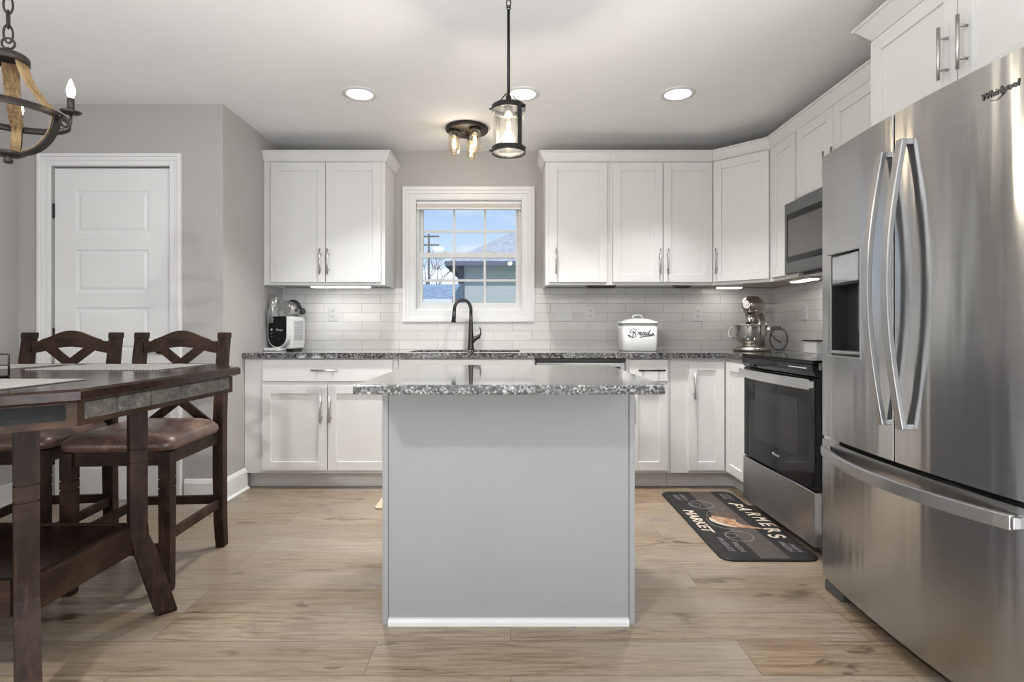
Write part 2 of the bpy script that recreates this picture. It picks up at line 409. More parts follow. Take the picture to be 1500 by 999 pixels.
def thing(name, loc, label, cat, group=None):
    o = bpy.data.objects.new(name, None); COL.objects.link(o); o.location = loc; o.empty_display_size = .1
    return tag(o, label, cat, group)
def dup(root, loc, rz=0, label=None):
    def cp(o, par):
        c = o.copy(); COL.objects.link(c)
        if par is not None: c.parent = par
        for ch in [h for h in o.children]: cp(ch, c)
        return c
    r = cp(root, None); r.location = loc; r.rotation_euler = (0, 0, rz)
    if label: r['label'] = label
    return r
def frame(x, y, ang, z=0): return Matrix.Translation((x, y, z)) @ Matrix.Rotation(ang, 4, 'Z')
def text_mesh(s, size, ext, mtx, name, m, parent, shear=0, width=None, bold=0):
    cu = bpy.data.curves.new(name, 'FONT'); cu.body = s; cu.size = size; cu.extrude = ext; cu.shear = shear; cu.offset = bold
    cu.align_x = 'CENTER'; cu.align_y = 'CENTER'; cu.resolution_u = 3
    tmp = bpy.data.objects.new('tmp', cu); COL.objects.link(tmp); bpy.context.view_layer.update()
    me = bpy.data.meshes.new_from_object(tmp.evaluated_get(bpy.context.evaluated_depsgraph_get()))
    bpy.data.objects.remove(tmp)
    if width:
        xs = [v.co.x for v in me.vertices]; k = width/(max(xs)-min(xs))
        for v in me.vertices: v.co.x *= k
    org = Vector((0, 0, 0)); q = parent
    while q is not None: org += q.location; q = q.parent
    me.transform(Matrix.Translation(-org) @ mtx); me.materials.clear(); me.materials.append(M[m])
    o = bpy.data.objects.new(name, me); COL.objects.link(o); o.parent = parent
    return o
def axes(o, x, y):   # matrix whose local x and y point along the given vectors
    x = Vector(x).normalized(); y = Vector(y).normalized(); z = x.cross(y)
    return Matrix(((x.x, y.x, z.x, o[0]), (x.y, y.y, z.y, o[1]), (x.z, y.z, z.z, o[2]), (0, 0, 0, 1)))
# ------------------------------------------------------------ the setting
XL, XJ, XR = -3.02, -1.765, 2.045      # far left wall, jog wall, right wall
YD, YB, YR = 3.354, 4.233, -3.1        # door wall, back wall, rear wall
H = 2.44
MB().box(XL-.15, XR+.15, YR-.15, YB+.15, -.1, 0).build('floor', 'floor', kind='structure')
MB().box(XL-.15, XR+.15, YR-.15, YB+.15, H, H+.12).build('ceiling', 'ceiling', kind='structure')
# back wall with the window opening
WX0, WX1, WZ0, WZ1 = -.745, .095, 1.205, 2.07
b = MB(); b.box(XJ-.14, WX0, YB, YB+.14, 0, H); b.box(WX1, XR+.14, YB, YB+.14, 0, H); b.box(WX0, WX1, YB, YB+.14, 0, WZ0); b.box(WX0, WX1, YB, YB+.14, WZ1, H)
b.build('wall_back', 'wall', kind='structure')
MB().box(XJ-.12, XJ, YD, YB, 0, H).build('wall_jog', 'wall', kind='structure')
# door wall with the door opening
DX0, DX1, DZ = -2.818, -2.09, 2.057
b = MB(); b.box(XL, DX0, YD, YD+.12, 0, H); b.box(DX1, XJ-.12, YD, YD+.12, 0, H); b.box(DX0, DX1, YD, YD+.12, DZ, H)
b.build('wall_door', 'wall', kind='structure')
MB().box(XL-.12, XL, YR, YD+.12, 0, H).build('wall_left', 'wall', kind='structure')
MB().box(XR, XR+.12, YR, YB, 0, H).build('wall_right', 'wall', kind='structure')
MB().box(XL, XR, YR-.12, YR, 0, H).build('wall_rear', 'wall', kind='structure')
# baseboards
def baseboard(name, m):
    b = MB(); b.M = m[0]; L = m[1]
    b.box(0, L, -.014, 0, 0, .115); b.prism_x([(-.014, .115), (0, .115), (0, .14), (-.006, .14)], 0, L)
    b.prism_x([(-.014, 0), (-.014, .018), (-.028, .006), (-.030, 0)], 0, L)
    b.build(name, 'white', kind='structure', bevel=.002, seg=1)
baseboard('baseboard_jog', (frame(XJ, YD-.014, PI/2), .30))
baseboard('baseboard_door_right', (frame(-2.0, YD, 0), -1.765+2.0+.014))
baseboard('baseboard_door_left', (frame(XL, YD, 0), -2.90-XL))
b = MB(); b.box(XL, XL+.014, YR, YD-.016, 0, .13); b.box(XL+.014, XL+.028, YR, YD-.03, 0, .018); b.build('baseboard_left', 'white', kind='structure', bevel=.002)
# tiles
b = MB(); ty = YB-.008
b.box(XJ, WX0-.09, ty, YB, .903, 1.376); b.box(WX1+.09, XR, ty, YB, .903, 1.376); b.box(WX0-.09, WX1+.09, ty, YB, .903, 1.14)
b.build('wall_back_tiles', 'tiles_back', kind='structure')
MB().box(XR-.008, XR, 2.21, ty, .903, 1.376).build('wall_right_tiles', 'tiles_right', kind='structure')

# door
dr = bpy.data.objects.new('door_1', None); COL.objects.link(dr); dr.location = (-2.45, YD, 0); dr['kind'] = 'structure'
b = MB()
yf = YD+.012
x0, x1 = -2.812, -2.096
b.box(x0, x1, yf+.008, yf+.035, .008, 2.05)
PX0, PX1 = x0+.135, x1-.135
zs = [(.20, .46), (.565, .825), (.93, 1.19), (1.287, 1.547), (1.655, 1.91)]
b.box(x0, PX0, yf, yf+.01, .008, 2.05); b.box(PX1, x1, yf, yf+.01, .008, 2.05)
edges = [.008] + [q for z in zs for q in z] + [2.05]
for k in range(0, len(edges), 2): b.box(PX0, PX1, yf, yf+.01, edges[k], edges[k+1])
for z0, z1 in zs: b.loft([[(PX0+.012, yf+.009, z0+.012), (PX1-.012, yf+.009, z0+.012), (PX1-.012, yf+.009, z1-.012), (PX0+.012, yf+.009, z1-.012)], [(PX0+.03, yf+.003, z0+.03), (PX1-.03, yf+.003, z0+.03), (PX1-.03, yf+.003, z1-.03), (PX0+.03, yf+.003, z1-.03)]])
b.build('door_panel', 'white', dr, bevel=.002, seg=2)
b = MB()
def casing(b, X0, X1, Z0, Z1, y, w=.088, full=False):
    # stepped casing around an opening, built in three raised bands
    for (a, c, d) in ((0, .45, .012), (.45, .72, .017), (.72, 1, .024)):
        wi, wo = w*a, w*c
        b.box(X0-wo, X0-wi, y-d, y, Z0-(wo if full else 0), Z1+wo); b.box(X1+wi, X1+wo, y-d, y, Z0-(wo if full else 0), Z1+wo)
        b.box(X0-wi, X1+wi, y-d, y, Z1+wi, Z1+wo)
        if full: b.box(X0-wi, X1+wi, y-d, y, Z0-wo, Z0-wi)
casing(b, -2.82, -2.088, 0, 2.06, YD, .073)
b.build('door_casing', 'white', dr, bevel=.0025, seg=2)
for z in (1.787, 1.02, .27):
    MB().box(-2.826, -2.808, yf-.008, yf+.004, z-.045, z+.045).build('door_hinge', 'black_metal', dr, bevel=.002)
b = MB(); hx = x1-.06; b.cyl((hx, yf, .93), (hx, yf-.01, .93), .027); b.cyl((hx, yf-.005, .93), (hx, yf-.05, .93), .010)
b.tube([(hx, yf-.048, .93), (hx-.03, yf-.05, .932), (hx-.11, yf-.045, .928)], [.011, .010, .008], 10); b.build('door_handle', 'black_metal', dr)

# window
win = bpy.data.objects.new('window_1', None); COL.objects.link(win); win.location = ((WX0+WX1)/2, YB, WZ0); win['kind'] = 'structure'
b = MB(); casing(b, WX0+.005, WX1-.005, WZ0+.005, WZ1-.005, YB, .095, True)
for (X0, X1, Z0, Z1) in ((WX0, WX0+.012, WZ0, WZ1), (WX1-.012, WX1, WZ0, WZ1), (WX0+.012, WX1-.012, WZ0, WZ0+.012), (WX0+.012, WX1-.012, WZ1-.012, WZ1)): b.box(X0, X1, YB-.001, YB+.12, Z0, Z1)
b.build('window_casing', 'white', win, bevel=.0025, seg=2)
ix0, ix1, iz0, iz1 = WX0+.012, WX1-.012, WZ0+.012, WZ1-.012
b = MB(); q = .018
for (X0, X1, Z0, Z1) in ((ix0+.0005, ix0+q, iz0+.0005, iz1-.0005), (ix1-q, ix1-.0005, iz0+.0005, iz1-.0005), (ix0+q, ix1-q, iz0+.0005, iz0+.02), (ix0+q, ix1-q, iz1-q, iz1-.0005)): b.box(X0, X1, YB+.045, YB+.12, Z0, Z1)
b.build('window_frame', 'grey_vinyl', win)
zm = 1.640
def sash(name, y0, z0, z1, rt, rb):
    s0, s1 = ix0+.0185, ix1-.0185
    b = MB(); w = .024
    b.box(s0, s0+w, y0, y0+.03, z0, z1); b.box(s1-w, s1, y0, y0+.03, z0, z1); b.box(s0+w, s1-w, y0, y0+.03, z0, z0+rb); b.box(s0+w, s1-w, y0, y0+.03, z1-rt, z1)
    o = b.build(name, 'grey_vinyl', win)
    g0, g1 = s0+w, s1-w; MB().box(g0, g1, y0+.012, y0+.018, z0+rb, z1-rt).build('pane', 'glass', o)
    b = MB()
    for k in (1, 2): xx = g0+(g1-g0)*k/3; b.box(xx-.009, xx+.009, y0+.010, y0+.020, z0+rb, z1-rt)
    zz = (z0+rb+z1-rt)/2; b.box(g0, g1, y0+.0105, y0+.0195, zz-.009, zz+.009)
    b.build('grille', 'grey_vinyl', o)
sash('upper_sash', YB+.085, zm-.01, iz1-.02, .03, .03)
sash('lower_sash', YB+.052, iz0+.0205, zm+.02, .040, .028)
b = MB()
for dx in (-.19, .19): b.box((ix0+ix1)/2+dx-.02, (ix0+ix1)/2+dx+.02, YB+.045, YB+.06, zm+.02, zm+.028)
b.build('sash_lock', 'grey_vinyl', win, bevel=.002)
t = thing('window_shade', ((WX0+WX1)/2, YB+.03, 2.0), 'raised beige pleated shade at the top of the kitchen window', 'window shade')
b = MB(); b.box(ix0+.003, ix1-.003, YB+.005, YB+.04, 2.030, 2.052); b.build('headrail', 'white', t, bevel=.003)
b = MB()
for k in range(5): b.box(ix0+.005, ix1-.005, YB+.008+.002*(k % 2), YB+.036-.002*(k % 2), 2.005+k*.005, 2.0095+k*.005)
b.build('pleated_fabric', 'shade', t)
b = MB(); b.box(ix0+.004, ix1-.004, YB+.006, YB+.038, 1.990, 2.004); b.build('bottom_rail', 'white', t, bevel=.003)

# ------------------------------------------------------------ kitchen cabinets
NCO = M['nickel']
def pull(parent, F, u, z, L, vertical=True, r=.0058, off=.032, m='nickel'):
    b = MB(); b.M = F
    if vertical:
        b.cyl((u, -off, z), (u, -off, z+L), r, n=12)
        for zz in (z+L*.2, z+L*.8): b.cyl((u, 0, zz), (u, -off, zz), r*.8, n=10)
    else:
        b.cyl((u, -off, z), (u+L, -off, z), r, n=12)
        for uu in (u+L*.2, u+L*.8): b.cyl((uu, 0, z), (uu, -off, z), r*.8, n=10)
    return b.build('handle', m, parent)
def shaker(parent, F, u0, u1, z0, z1, name='door', mat_='cab', sw=.058, handle=None):
    """door face: local x along the face, local -y outward, 20 mm thick, standing on y=0"""
    b = MB(); b.M = F; T = -.02
    if name == 'drawer' and z1-z0 < .2:
        b.box(u0, u1, T, 0, z0, z1)
    else:
        b.box(u0, u0+sw, T, 0, z0, z1); b.box(u1-sw, u1, T, 0, z0, z1)
        b.box(u0+sw, u1-sw, T, 0, z0, z0+sw); b.box(u0+sw, u1-sw, T, 0, z1-sw, z1)
        b.box(u0+sw-.004, u1-sw+.004, T+.010, -.004, z0+sw-.004, z1-sw+.004)
    o = b.build(name, mat_, parent, bevel=.0018, seg=2)
    if handle:
        F2 = F @ Matrix.Translation((0, T, 0))
        pull(o, F2, *handle)
    return o
ZB, ZT = .105, .868      # base cabinet box
FY = 3.623               # base face plane
def base_cab(x0, x1, label, F=None, depth=.60, hollow=False):
    F = F or frame(0, FY, 0)
    p = F @ Vector(((x0+x1)/2, depth/2, 0))
    t = thing('base_cabinet', (p.x, p.y, 0), label, 'cabinet', 'base cabinets')
    b = MB(); b.M = F
    b.box(x0, x1, 0, depth, ZB, ZT) if not hollow else [b.box(*q) for q in ((x0, x1, 0, .02, ZB, ZT), (x0, x0+.018, .02, depth, ZB, ZT), (x1-.018, x1, .02, depth, ZB, ZT), (x0, x1, depth-.01, depth, ZB, ZT), (x0, x1, .02, depth, ZB, ZB+.018))]; b.build('carcass', 'cab', t, bevel=.001, seg=1)
    b = MB(); b.M = F
    b.box(x0, x1, .075, depth, 0, ZB+.001); b.box(x0, x1, .067, .075, 0, .016)
    b.build('toe_kick', 'cab', t)
    return t, F
# left base cabinet
t, F = base_cab(XJ+.002, -.745, 'white base cabinet left of the sink with one wide drawer over two doors')
shaker(t, F, -1.638, -.780, .715, .862-.004, 'drawer', handle=(-1.308, .788, .175, False))
shaker(t, F, -1.640, -1.212, .125, .690, handle=(-1.247, .445, .17))
shaker(t, F, -1.207, -.780, .125, .690, handle=(-1.187, .445, .17))
# sink base
t, F = base_cab(-.743, .163, 'white sink base cabinet under the window with a plain false drawer front', hollow=True)
shaker(t, F, -.738, .155, .715, .858, 'drawer')
shaker(t, F, -.738, -.294, .125, .690, handle=(-.33, .445, .17))
shaker(t, F, -.289, .155, .125, .690, handle=(-.26, .445, .17))
# dishwasher
t = thing('dishwasher', (.465, 3.9, 0), 'stainless dishwasher under the counter behind the island', 'dishwasher')
MB().box(.168, .758, FY+.005, 4.2, .105, .860).build('body', 'dark_grey', t)
b = MB(); b.box(.170, .756, FY-.022, FY+.005, .12, .838); b.build('door', 'steel_flat', t, bevel=.004)
MB().box(.172, .754, FY-.018, FY+.005, .842, .866).build('control_strip', 'black_plastic', t, bevel=.003)
b = MB(); b.box(.20, .725, FY-.024, FY-.018, .765, .812); b.build('handle_recess', 'black_plastic', t, bevel=.002)
MB().box(.172, .754, FY+.05, FY+.07, 0, .11).build('kick_plate', 'black_plastic', t)
# narrow drawer base
t, F = base_cab(.762, 1.055, 'narrow white base cabinet right of the dishwasher with one drawer and one door')
shaker(t, F, .785, 1.038, .715, .858, 'drawer', handle=(.838, .788, .175, False, .0058, .032, 'black_metal'))
shaker(t, F, .785, 1.038, .125, .690, handle=(.81, .445, .17))
# corner base
t = thing('corner_base_cabinet', (1.55, 3.9, 0), 'white corner base cabinet with one door facing the room and one beside the oven', 'cabinet', 'base cabinets')
b = MB(); b.prism([(1.058, FY), (1.437, FY), (1.437, 3.285), (XR-.012, 3.285), (XR-.012, YB-.012), (1.058, YB-.012)], ZB, ZT)
b.build('carcass', 'cab', t, bevel=.001, seg=1)
b = MB(); b.prism([(1.058, FY+.075), (1.512, FY+.075), (1.512, 3.285), (XR-.012, 3.285), (XR-.012, YB-.012), (1.058, YB-.012)], 0, ZB+.001)
b.prism([(1.058, FY+.067), (1.504, FY+.067), (1.504, 3.285), (1.512, 3.285), (1.512, FY+.075), (1.058, FY+.075)], 0, .016)
b.build('toe_kick', 'cab', t)
F = frame(0, FY, 0)
shaker(t, F, 1.175, 1.412, .125, .845, handle=(1.208, .60, .17))
FR = frame(1.437, 0, -PI/2)    # right run: local x = -Y
shaker(t, FR, -3.598, -3.300, .125, .845)
# base cabinet between oven and fridge
FRb = frame(1.437, 0, -PI/2)
t, F = base_cab(-2.504, -2.262, 'narrow white base cabinet hidden between the oven and the refrigerator', FRb, .59)

# countertops
t = thing('kitchen_countertop', (.2, 3.9, .868), 'speckled grey granite countertop along the back wall with the sink cut into it', 'countertop')
b = MB(); c0, c1 = .8685, .903; yf = 3.585; SX0, SX1, SY0, SY1 = -.70, .065, 3.70, 4.06; CE = YB-.0085
b.box(XJ+.001, SX0, yf, CE, c0, c1); b.box(SX1, 1.41, yf, CE, c0, c1); b.box(SX0, SX1, yf, SY0, c0, c1); b.box(SX0, SX1, SY1, CE, c0, c1)
b.box(1.41, XR-.009, 3.286, CE, c0, c1)
b.build('counter_slab', 'granite', t)
MB().box(1.41, XR-.009, 2.262, 2.504, c0, c1).build('counter_slab_by_refrigerator', 'granite', t, bevel=.003)
t = thing('sink', (-.32, 3.88, .7), 'undermount steel sink set in the counter below the window', 'sink')
b = MB()
for (X0, X1, Y0, Y1, Z0, Z1) in ((SX0-.01, SX1+.01, SY0-.01, SY1+.01, .70, .705), (SX0-.01, SX0-.004, SY0-.01, SY1+.01, .70, .8684), (SX1+.004, SX1+.01, SY0-.01, SY1+.01, .70, .8684), (SX0-.01, SX1+.01, SY0-.01, SY0-.004, .70, .8684), (SX0-.01, SX1+.01, SY1+.004, SY1+.01, .70, .8684)):
    b.box(X0, X1, Y0, Y1, Z0, Z1)
b.build('basin', 'steel_flat', t)
MB().lathe([(.0, .706), (.03, .706), (.043, .709), (.045, .706)], (-.32, 3.88, 0)).build('drain', 'polished', t)

# wall cabinets
UZ0, UZ1 = 1.374, 2.262
DU = 3.908               # upper face plane
def crown(parent, pts, name='crown_molding', closed_ends=True, z0=2.255, z1=2.326, out=.048):
    """pts: face-line points with outward offset directions"""
    b = MB(); prof = [(0, z0), (.008, z0), (.014, z0+.008), (out-.010, z1-.014), (out, z1-.011), (out, z1), (0, z1)]
    rings = []
    for (p, d) in pts: rings.append([(p[0]+d[0]*o, p[1]+d[1]*o, z) for o, z in prof])
    b.loft(rings); return b.build(name, 'cab', parent, bevel=.0015, seg=1)
def upper_box(parent, poly, z0=UZ0, z1=UZ1+.03):
    b = MB(); b.prism(poly, z0+.012, z1); b.build('carcass', 'cab', parent, bevel=.001, seg=1)
    return parent
YW = YB-.001
t = thing('wall_cabinet', (-1.33, 4.07, UZ0), 'white two-door wall cabinet left of the window', 'wall cabinet', 'wall cabinets')
upper_box(t, [(XJ+.001, DU), (-.898, DU), (-.898, YW), (XJ+.001, YW)])
F = frame(0, DU, 0)
b = MB(); b.box(XJ+.001, -.898, DU, DU+.02, UZ0, UZ0+.013); b.box(-.916, -.898, DU+.02, YW, UZ0, UZ0+.013); b.box(XJ+.001, XJ+.02, DU+.02, YW, UZ0, UZ0+.013); b.build('bottom_rail', 'cab', t)
shaker(t, F, -1.710, -1.322, 1.394, 2.246, handle=(-1.350, 1.448, .18))
shaker(t, F, -1.317, -.925, 1.394, 2.246, handle=(-1.296, 1.448, .18))
crown(t, [((XJ+.001, DU), (0, -1)), ((-.898, DU), (1, -1)), ((-.898, YW), (1, 0))])
XA = .249
t = thing('wall_cabinet', (.50, 4.07, UZ0), 'white one-door wall cabinet just right of the window', 'wall cabinet', 'wall cabinets')
XB = .7085
upper_box(t, [(XA, DU), (XB, DU), (XB, YW), (XA, YW)])
b = MB(); b.box(XA, XB, DU, DU+.02, UZ0, UZ0+.013); b.box(XA, XA+.018, DU+.02, YW, UZ0, UZ0+.013); b.build('bottom_rail', 'cab', t)
shaker(t, F, .274, .687, 1.394, 2.246, handle=(.322, 1.448, .18))
crown(t, [((XA, YW), (-1, 0)), ((XA, DU), (-1, -1)), ((XB, DU), (0, -1))])
t = thing('wall_cabinet', (1.07, 4.07, UZ0), 'white two-door wall cabinet between the one-door cabinet and the angled corner cabinet', 'wall cabinet', 'wall cabinets')
XC = 1.445
upper_box(t, [(XB+.001, DU), (XC, DU), (XC, YW), (XB+.001, YW)])
b = MB(); b.box(XB+.001, XC, DU, DU+.02, UZ0, UZ0+.013); b.build('bottom_rail', 'cab', t)
shaker(t, F, .729, 1.083, 1.394, 2.246, handle=(1.060, 1.448, .18))
shaker(t, F, 1.088, 1.437, 1.394, 2.246, handle=(1.115, 1.448, .18))
cd = math.tan(math.radians(22.5))
crown(t, [((XB+.001, DU), (0, -1)), ((XC, DU), (-cd, -1))])
# diagonal corner
UX = 1.733; YQ = DU-(UX-XC)
t = thing('corner_wall_cabinet', (1.8, 4.0, UZ0), 'white angled corner wall cabinet above the stand mixer', 'wall cabinet', 'wall cabinets')
b = MB(); b.prism([(XC+.001, DU), (UX, YQ+.001), (XR-.001, YQ+.001), (XR-.001, YW), (XC+.001, YW)], UZ0+.012, UZ1+.03); b.build('carcass', 'cab', t, bevel=.001, seg=1)
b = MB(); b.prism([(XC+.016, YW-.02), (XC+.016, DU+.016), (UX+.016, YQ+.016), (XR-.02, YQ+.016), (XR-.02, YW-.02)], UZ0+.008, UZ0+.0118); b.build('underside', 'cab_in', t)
FD = frame(XC, DU, -PI/4); LD = math.hypot(UX-XC, UX-XC)
b = MB(); b.M = FD; b.box(0, LD, 0, .02, UZ0, UZ0+.013); b.build('bottom_rail', 'cab', t)
shaker(t, FD, .014, LD-.014, 1.394, 2.246, handle=(.045, 1.448, .18))
s2 = .7071
crown(t, [((XC+.001, DU), (-cd, -1)), ((UX, YQ+.001), (-1, -cd))])
# right run
FU = frame(UX, 0, -PI/2)
t = thing('wall_cabinet', (1.88, 3.45, UZ0), 'slim white wall cabinet between the corner cabinet and the microwave', 'wall cabinet', 'wall cabinets')
YP = 3.285
b = MB(); b.box(UX, XR-.001, YP+.001, YQ, UZ0+.012, UZ1+.03); b.build('carcass', 'cab', t, bevel=.001, seg=1)
b = MB(); b.box(UX, UX+.02, YP+.001, YQ, UZ0, UZ0+.013); b.build('bottom_rail', 'cab', t)
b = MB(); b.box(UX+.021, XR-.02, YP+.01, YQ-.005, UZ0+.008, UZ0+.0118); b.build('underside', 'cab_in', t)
shaker(t, FU, -(YQ-.032), -(YP+.012), 1.394, 2.246)
crown(t, [((UX, YQ), (-1, -cd)), ((UX, YP+.001), (-1, 0))])
YN = 2.265
t = thing('wall_cabinet', (1.88, 2.9, 1.81), 'white two-door wall cabinet above the microwave', 'wall cabinet', 'wall cabinets')
b = MB(); b.box(UX, XR-.001, YN+.25, YP, 1.812, UZ1+.03); b.build('carcass', 'cab', t, bevel=.001, seg=1)
shaker(t, FU, -(YP-.015), -2.907, 1.84, 2.246, handle=(-2.94, 1.865, .15))
shaker(t, FU, -2.902, -(YN+.262), 1.84, 2.246, handle=(-2.865, 1.865, .15))
crown(t, [((UX, YP), (-1, 0)), ((UX, YN+.25), (-1, 0))])
t = thing('wall_cabinet', (1.88, 2.39, UZ0), 'slim white wall cabinet between the microwave and the refrigerator cabinet', 'wall cabinet', 'wall cabinets')
b = MB(); b.box(UX, XR-.001, YN+.001, YN+.249, UZ0+.012, UZ1+.03); b.build('carcass', 'cab', t, bevel=.001, seg=1)
shaker(t, FU, -(YN+.235), -(YN+.015), 1.394, 2.246)
crown(t, [((UX, YN+.249), (-1, 0)), ((UX, YN+.001), (-1, 0))])
# refrigerator cabinet
FX = 1.51
t = thing('refrigerator_wall_cabinet', (1.78, 1.82, 1.83), 'deep white two-door wall cabinet above the refrigerator', 'wall cabinet', 'wall cabinets')
b = MB(); b.box(FX, XR-.001, 1.30, YN, 1.82, UZ1+.03); b.build('carcass', 'cab', t, bevel=.001, seg=1)
FF = frame(FX, 0, -PI/2)
shaker(t, FF, -(YN-.004), -1.825, 1.84, 2.243, handle=(-1.862, 1.905, .178))
shaker(t, FF, -1.820, -1.385, 1.84, 2.243, handle=(-1.782, 1.905, .178))
crown(t, [((XR-.001, YN), (0, 1)), ((FX, YN), (-1, 1)), ((FX, 1.30), (-1, 0))], out=.060)

# under cabinet lights
def under_light(x, y, L, ang, lit, label):
    t = thing('under_cabinet_light', (x, y, UZ0), label, 'under-cabinet light', 'under-cabinet lights')
    b = MB(); b.M = frame(x, y, ang); b.box(-L/2-.01, L/2+.01, -.035, .035, UZ0-.006, UZ0+.008); b.build('housing', 'white_plastic' if lit else 'dark_grey', t, bevel=.002)
    b = MB(); b.M = frame(x, y, ang); b.box(-L/2, L/2, -.028, .028, UZ0-.013, UZ0-.006)
    b.build('diffuser', 'diffuser_bar' if lit else 'black_plastic', t, bevel=.002)
    if lit: area('under_light', (x, y, UZ0-.016), (0, 0, ang), L*.95, .05, 1.7*L, (1, .97, .92))
under_light(-1.235, 3.975, .42, 0, True, 'lit white light bar under the cabinet left of the window')
under_light(.665, 4.02, .19, 0, False, 'unlit dark light bar under the one-door cabinet right of the window')
under_light(1.26, 4.02, .10, 0, False, 'short unlit dark light bar under the cabinet left of the angled corner cabinet')
under_light(1.62, 4.05, .17, 0, True, 'lit short light bar under the angled corner cabinet')
under_light(1.86, 3.46, .24, PI/2, True, 'lit light bar under the slim cabinet left of the microwave')

# ------------------------------------------------------------ island
t = thing('kitchen_island', (-.007, 2.28, 0), 'grey kitchen island cabinet with plain panel front and white floor molding', 'kitchen island')
ax0, ax1, ay0, ay1 = -.4585, .444, 1.951, 2.60
b = MB(); b.box(ax0+.021, ax1-.021, ay0+.006, ay1-.02, .0, .855); b.build('front_panel', 'island', t)
for nm, X0, X1 in (('side_panel', ax0, ax0+.020), ('side_panel', ax1-.020, ax1)):
    b = MB(); b.box(X0, X1, ay0, ay1, 0, .855); b.build(nm, 'island', t, bevel=.0015)
b = MB(); b.prism_x([(ay0+.006, 0), (ay0+.006, .024), (ay0-.002, .022), (ay0-.008, .012), (ay0-.010, 0)], ax0+.021, ax1-.021); b.build('floor_molding', 'island_white', t)
FI = frame(0, ay1-.02, PI)
for u0, u1, hu in ((-.42, .004, -.03), (.009, .435, .045)):
    shaker(t, FI, u0, u1, .11, .68, handle=(hu, .47, .17)); shaker(t, FI, u0, u1, .70, .845, 'drawer', handle=((u0+u1)/2-.085, .77, .17, False))
o = MB().prism([(-.485, 1.674), (.475, 1.674), (.475, 2.623), (-.485, 2.623)], .856, .886).build('island_countertop', 'granite', bevel=.004, seg=2)
tag(o, 'speckled grey granite slab on top of the kitchen island', 'countertop')
# ------------------------------------------------------------ refrigerator
t = thing('refrigerator', (1.65, 1.78, 0), 'tall stainless french door refrigerator with water dispenser and bottom freezer', 'refrigerator')
RY0, RY1 = 1.330, 2.230; RC = 1.7725
MB().box(1.335, 2.03, RY0+.008, RY1-.008, .05, 1.745).build('cabinet_body', 'dark_grey', t, bevel=.004)
def fx(y):   # bulged door front
    u = (y-1.78)/.45; return 1.272 - .029*(1-u*u)
def door_shell(y0, y1, z0, z1, name, hole=None):
    b = MB(); r = .003; S = set()
    for k in range(25): S.add(round(y0+(y1-y0)*k/24, 4))
    for k in range(1, 5): S.add(round(y0+r*(1-math.cos(PI/2*k/4)), 4)); S.add(round(y1-r*(1-math.cos(PI/2*k/4)), 4))
    zs = [z0, z1]
    if hole: hy0, hy1, hz0, hz1 = hole; S |= {hy0, hy1}; zs = [z0, hz0, hz1, z1]
    ys = sorted(S); nz = len(zs)
    def X(y):
        dd = min(y-y0, y1-y); return fx(y) + (r-math.sqrt(max(0, r*r-(r-dd)**2)) if dd < r else 0)
    vs = [(X(y), y, z) for y in ys for z in zs] + [(1.334, y, z) for y in ys for z in zs]
    o2 = len(ys)*nz; F_ = []
    inh = lambda i, j: bool(hole) and ys[i] >= hole[0]-1e-6 and ys[i+1] <= hole[1]+1e-6 and j == 1
    for i in range(len(ys)-1):
        for j in range(nz-1):
            a_ = i*nz+j; q = (a_, a_+nz, a_+nz+1, a_+1)
            if inh(i, j):
                for (u, w) in ((a_, a_+nz), (a_+1, a_+nz+1)): F_.append(((u, w, w+o2, u+o2), False))
                if not inh(i-1, j): F_.append(((a_, a_+1, a_+1+o2, a_+o2), False))
                if not inh(i+1, j): F_.append(((a_+nz, a_+nz+1, a_+nz+1+o2, a_+nz+o2), False))
            else:
                F_.append((q, True)); F_.append((tuple(v+o2 for v in reversed(q)), False))
        F_.append(((i*nz, (i+1)*nz, (i+1)*nz+o2, i*nz+o2), False)); a_ = i*nz+nz-1; F_.append(((a_, a_+nz, a_+nz+o2, a_+o2), False))
    for j in range(nz-1):
        for a_ in (j, (len(ys)-1)*nz+j): F_.append(((a_, a_+1, a_+1+o2, a_+o2), False))
    b.v = vs; b.f = F_
    ob = b.build(name, 'steel', t); me = ob.data; nr = []
    def AN(y):
        h_ = 1e-4; dx = (X(min(y+h_, y1-1e-6))-X(max(y-h_, y0+1e-6)))/(min(y+h_, y1-1e-6)-max(y-h_, y0+1e-6))
        return Vector((-1, dx, 0)).normalized()
    oy = t.location.y
    for p in me.polygons:
        for v_ in p.vertices: nr.append(AN(me.vertices[v_].co.y+oy) if p.use_smooth else p.normal.copy())
    me.normals_split_custom_set(nr)
    return ob
HO = (1.950, 2.148, .955, 1.345)
dl = door_shell(RC+.0035, RY1, .628, 1.755, 'door', HO)
drr = door_shell(RY0, RC-.0035, .628, 1.755, 'door')
fz = door_shell(RY0, RY1, .058, .612, 'freezer_drawer')
MB().box(1.268, 1.333, RC-.0033, RC+.0033, .63, 1.75).build('door_gap_shade', 'black_plastic', t)  # black strip standing in for the shade in the gap between the doors
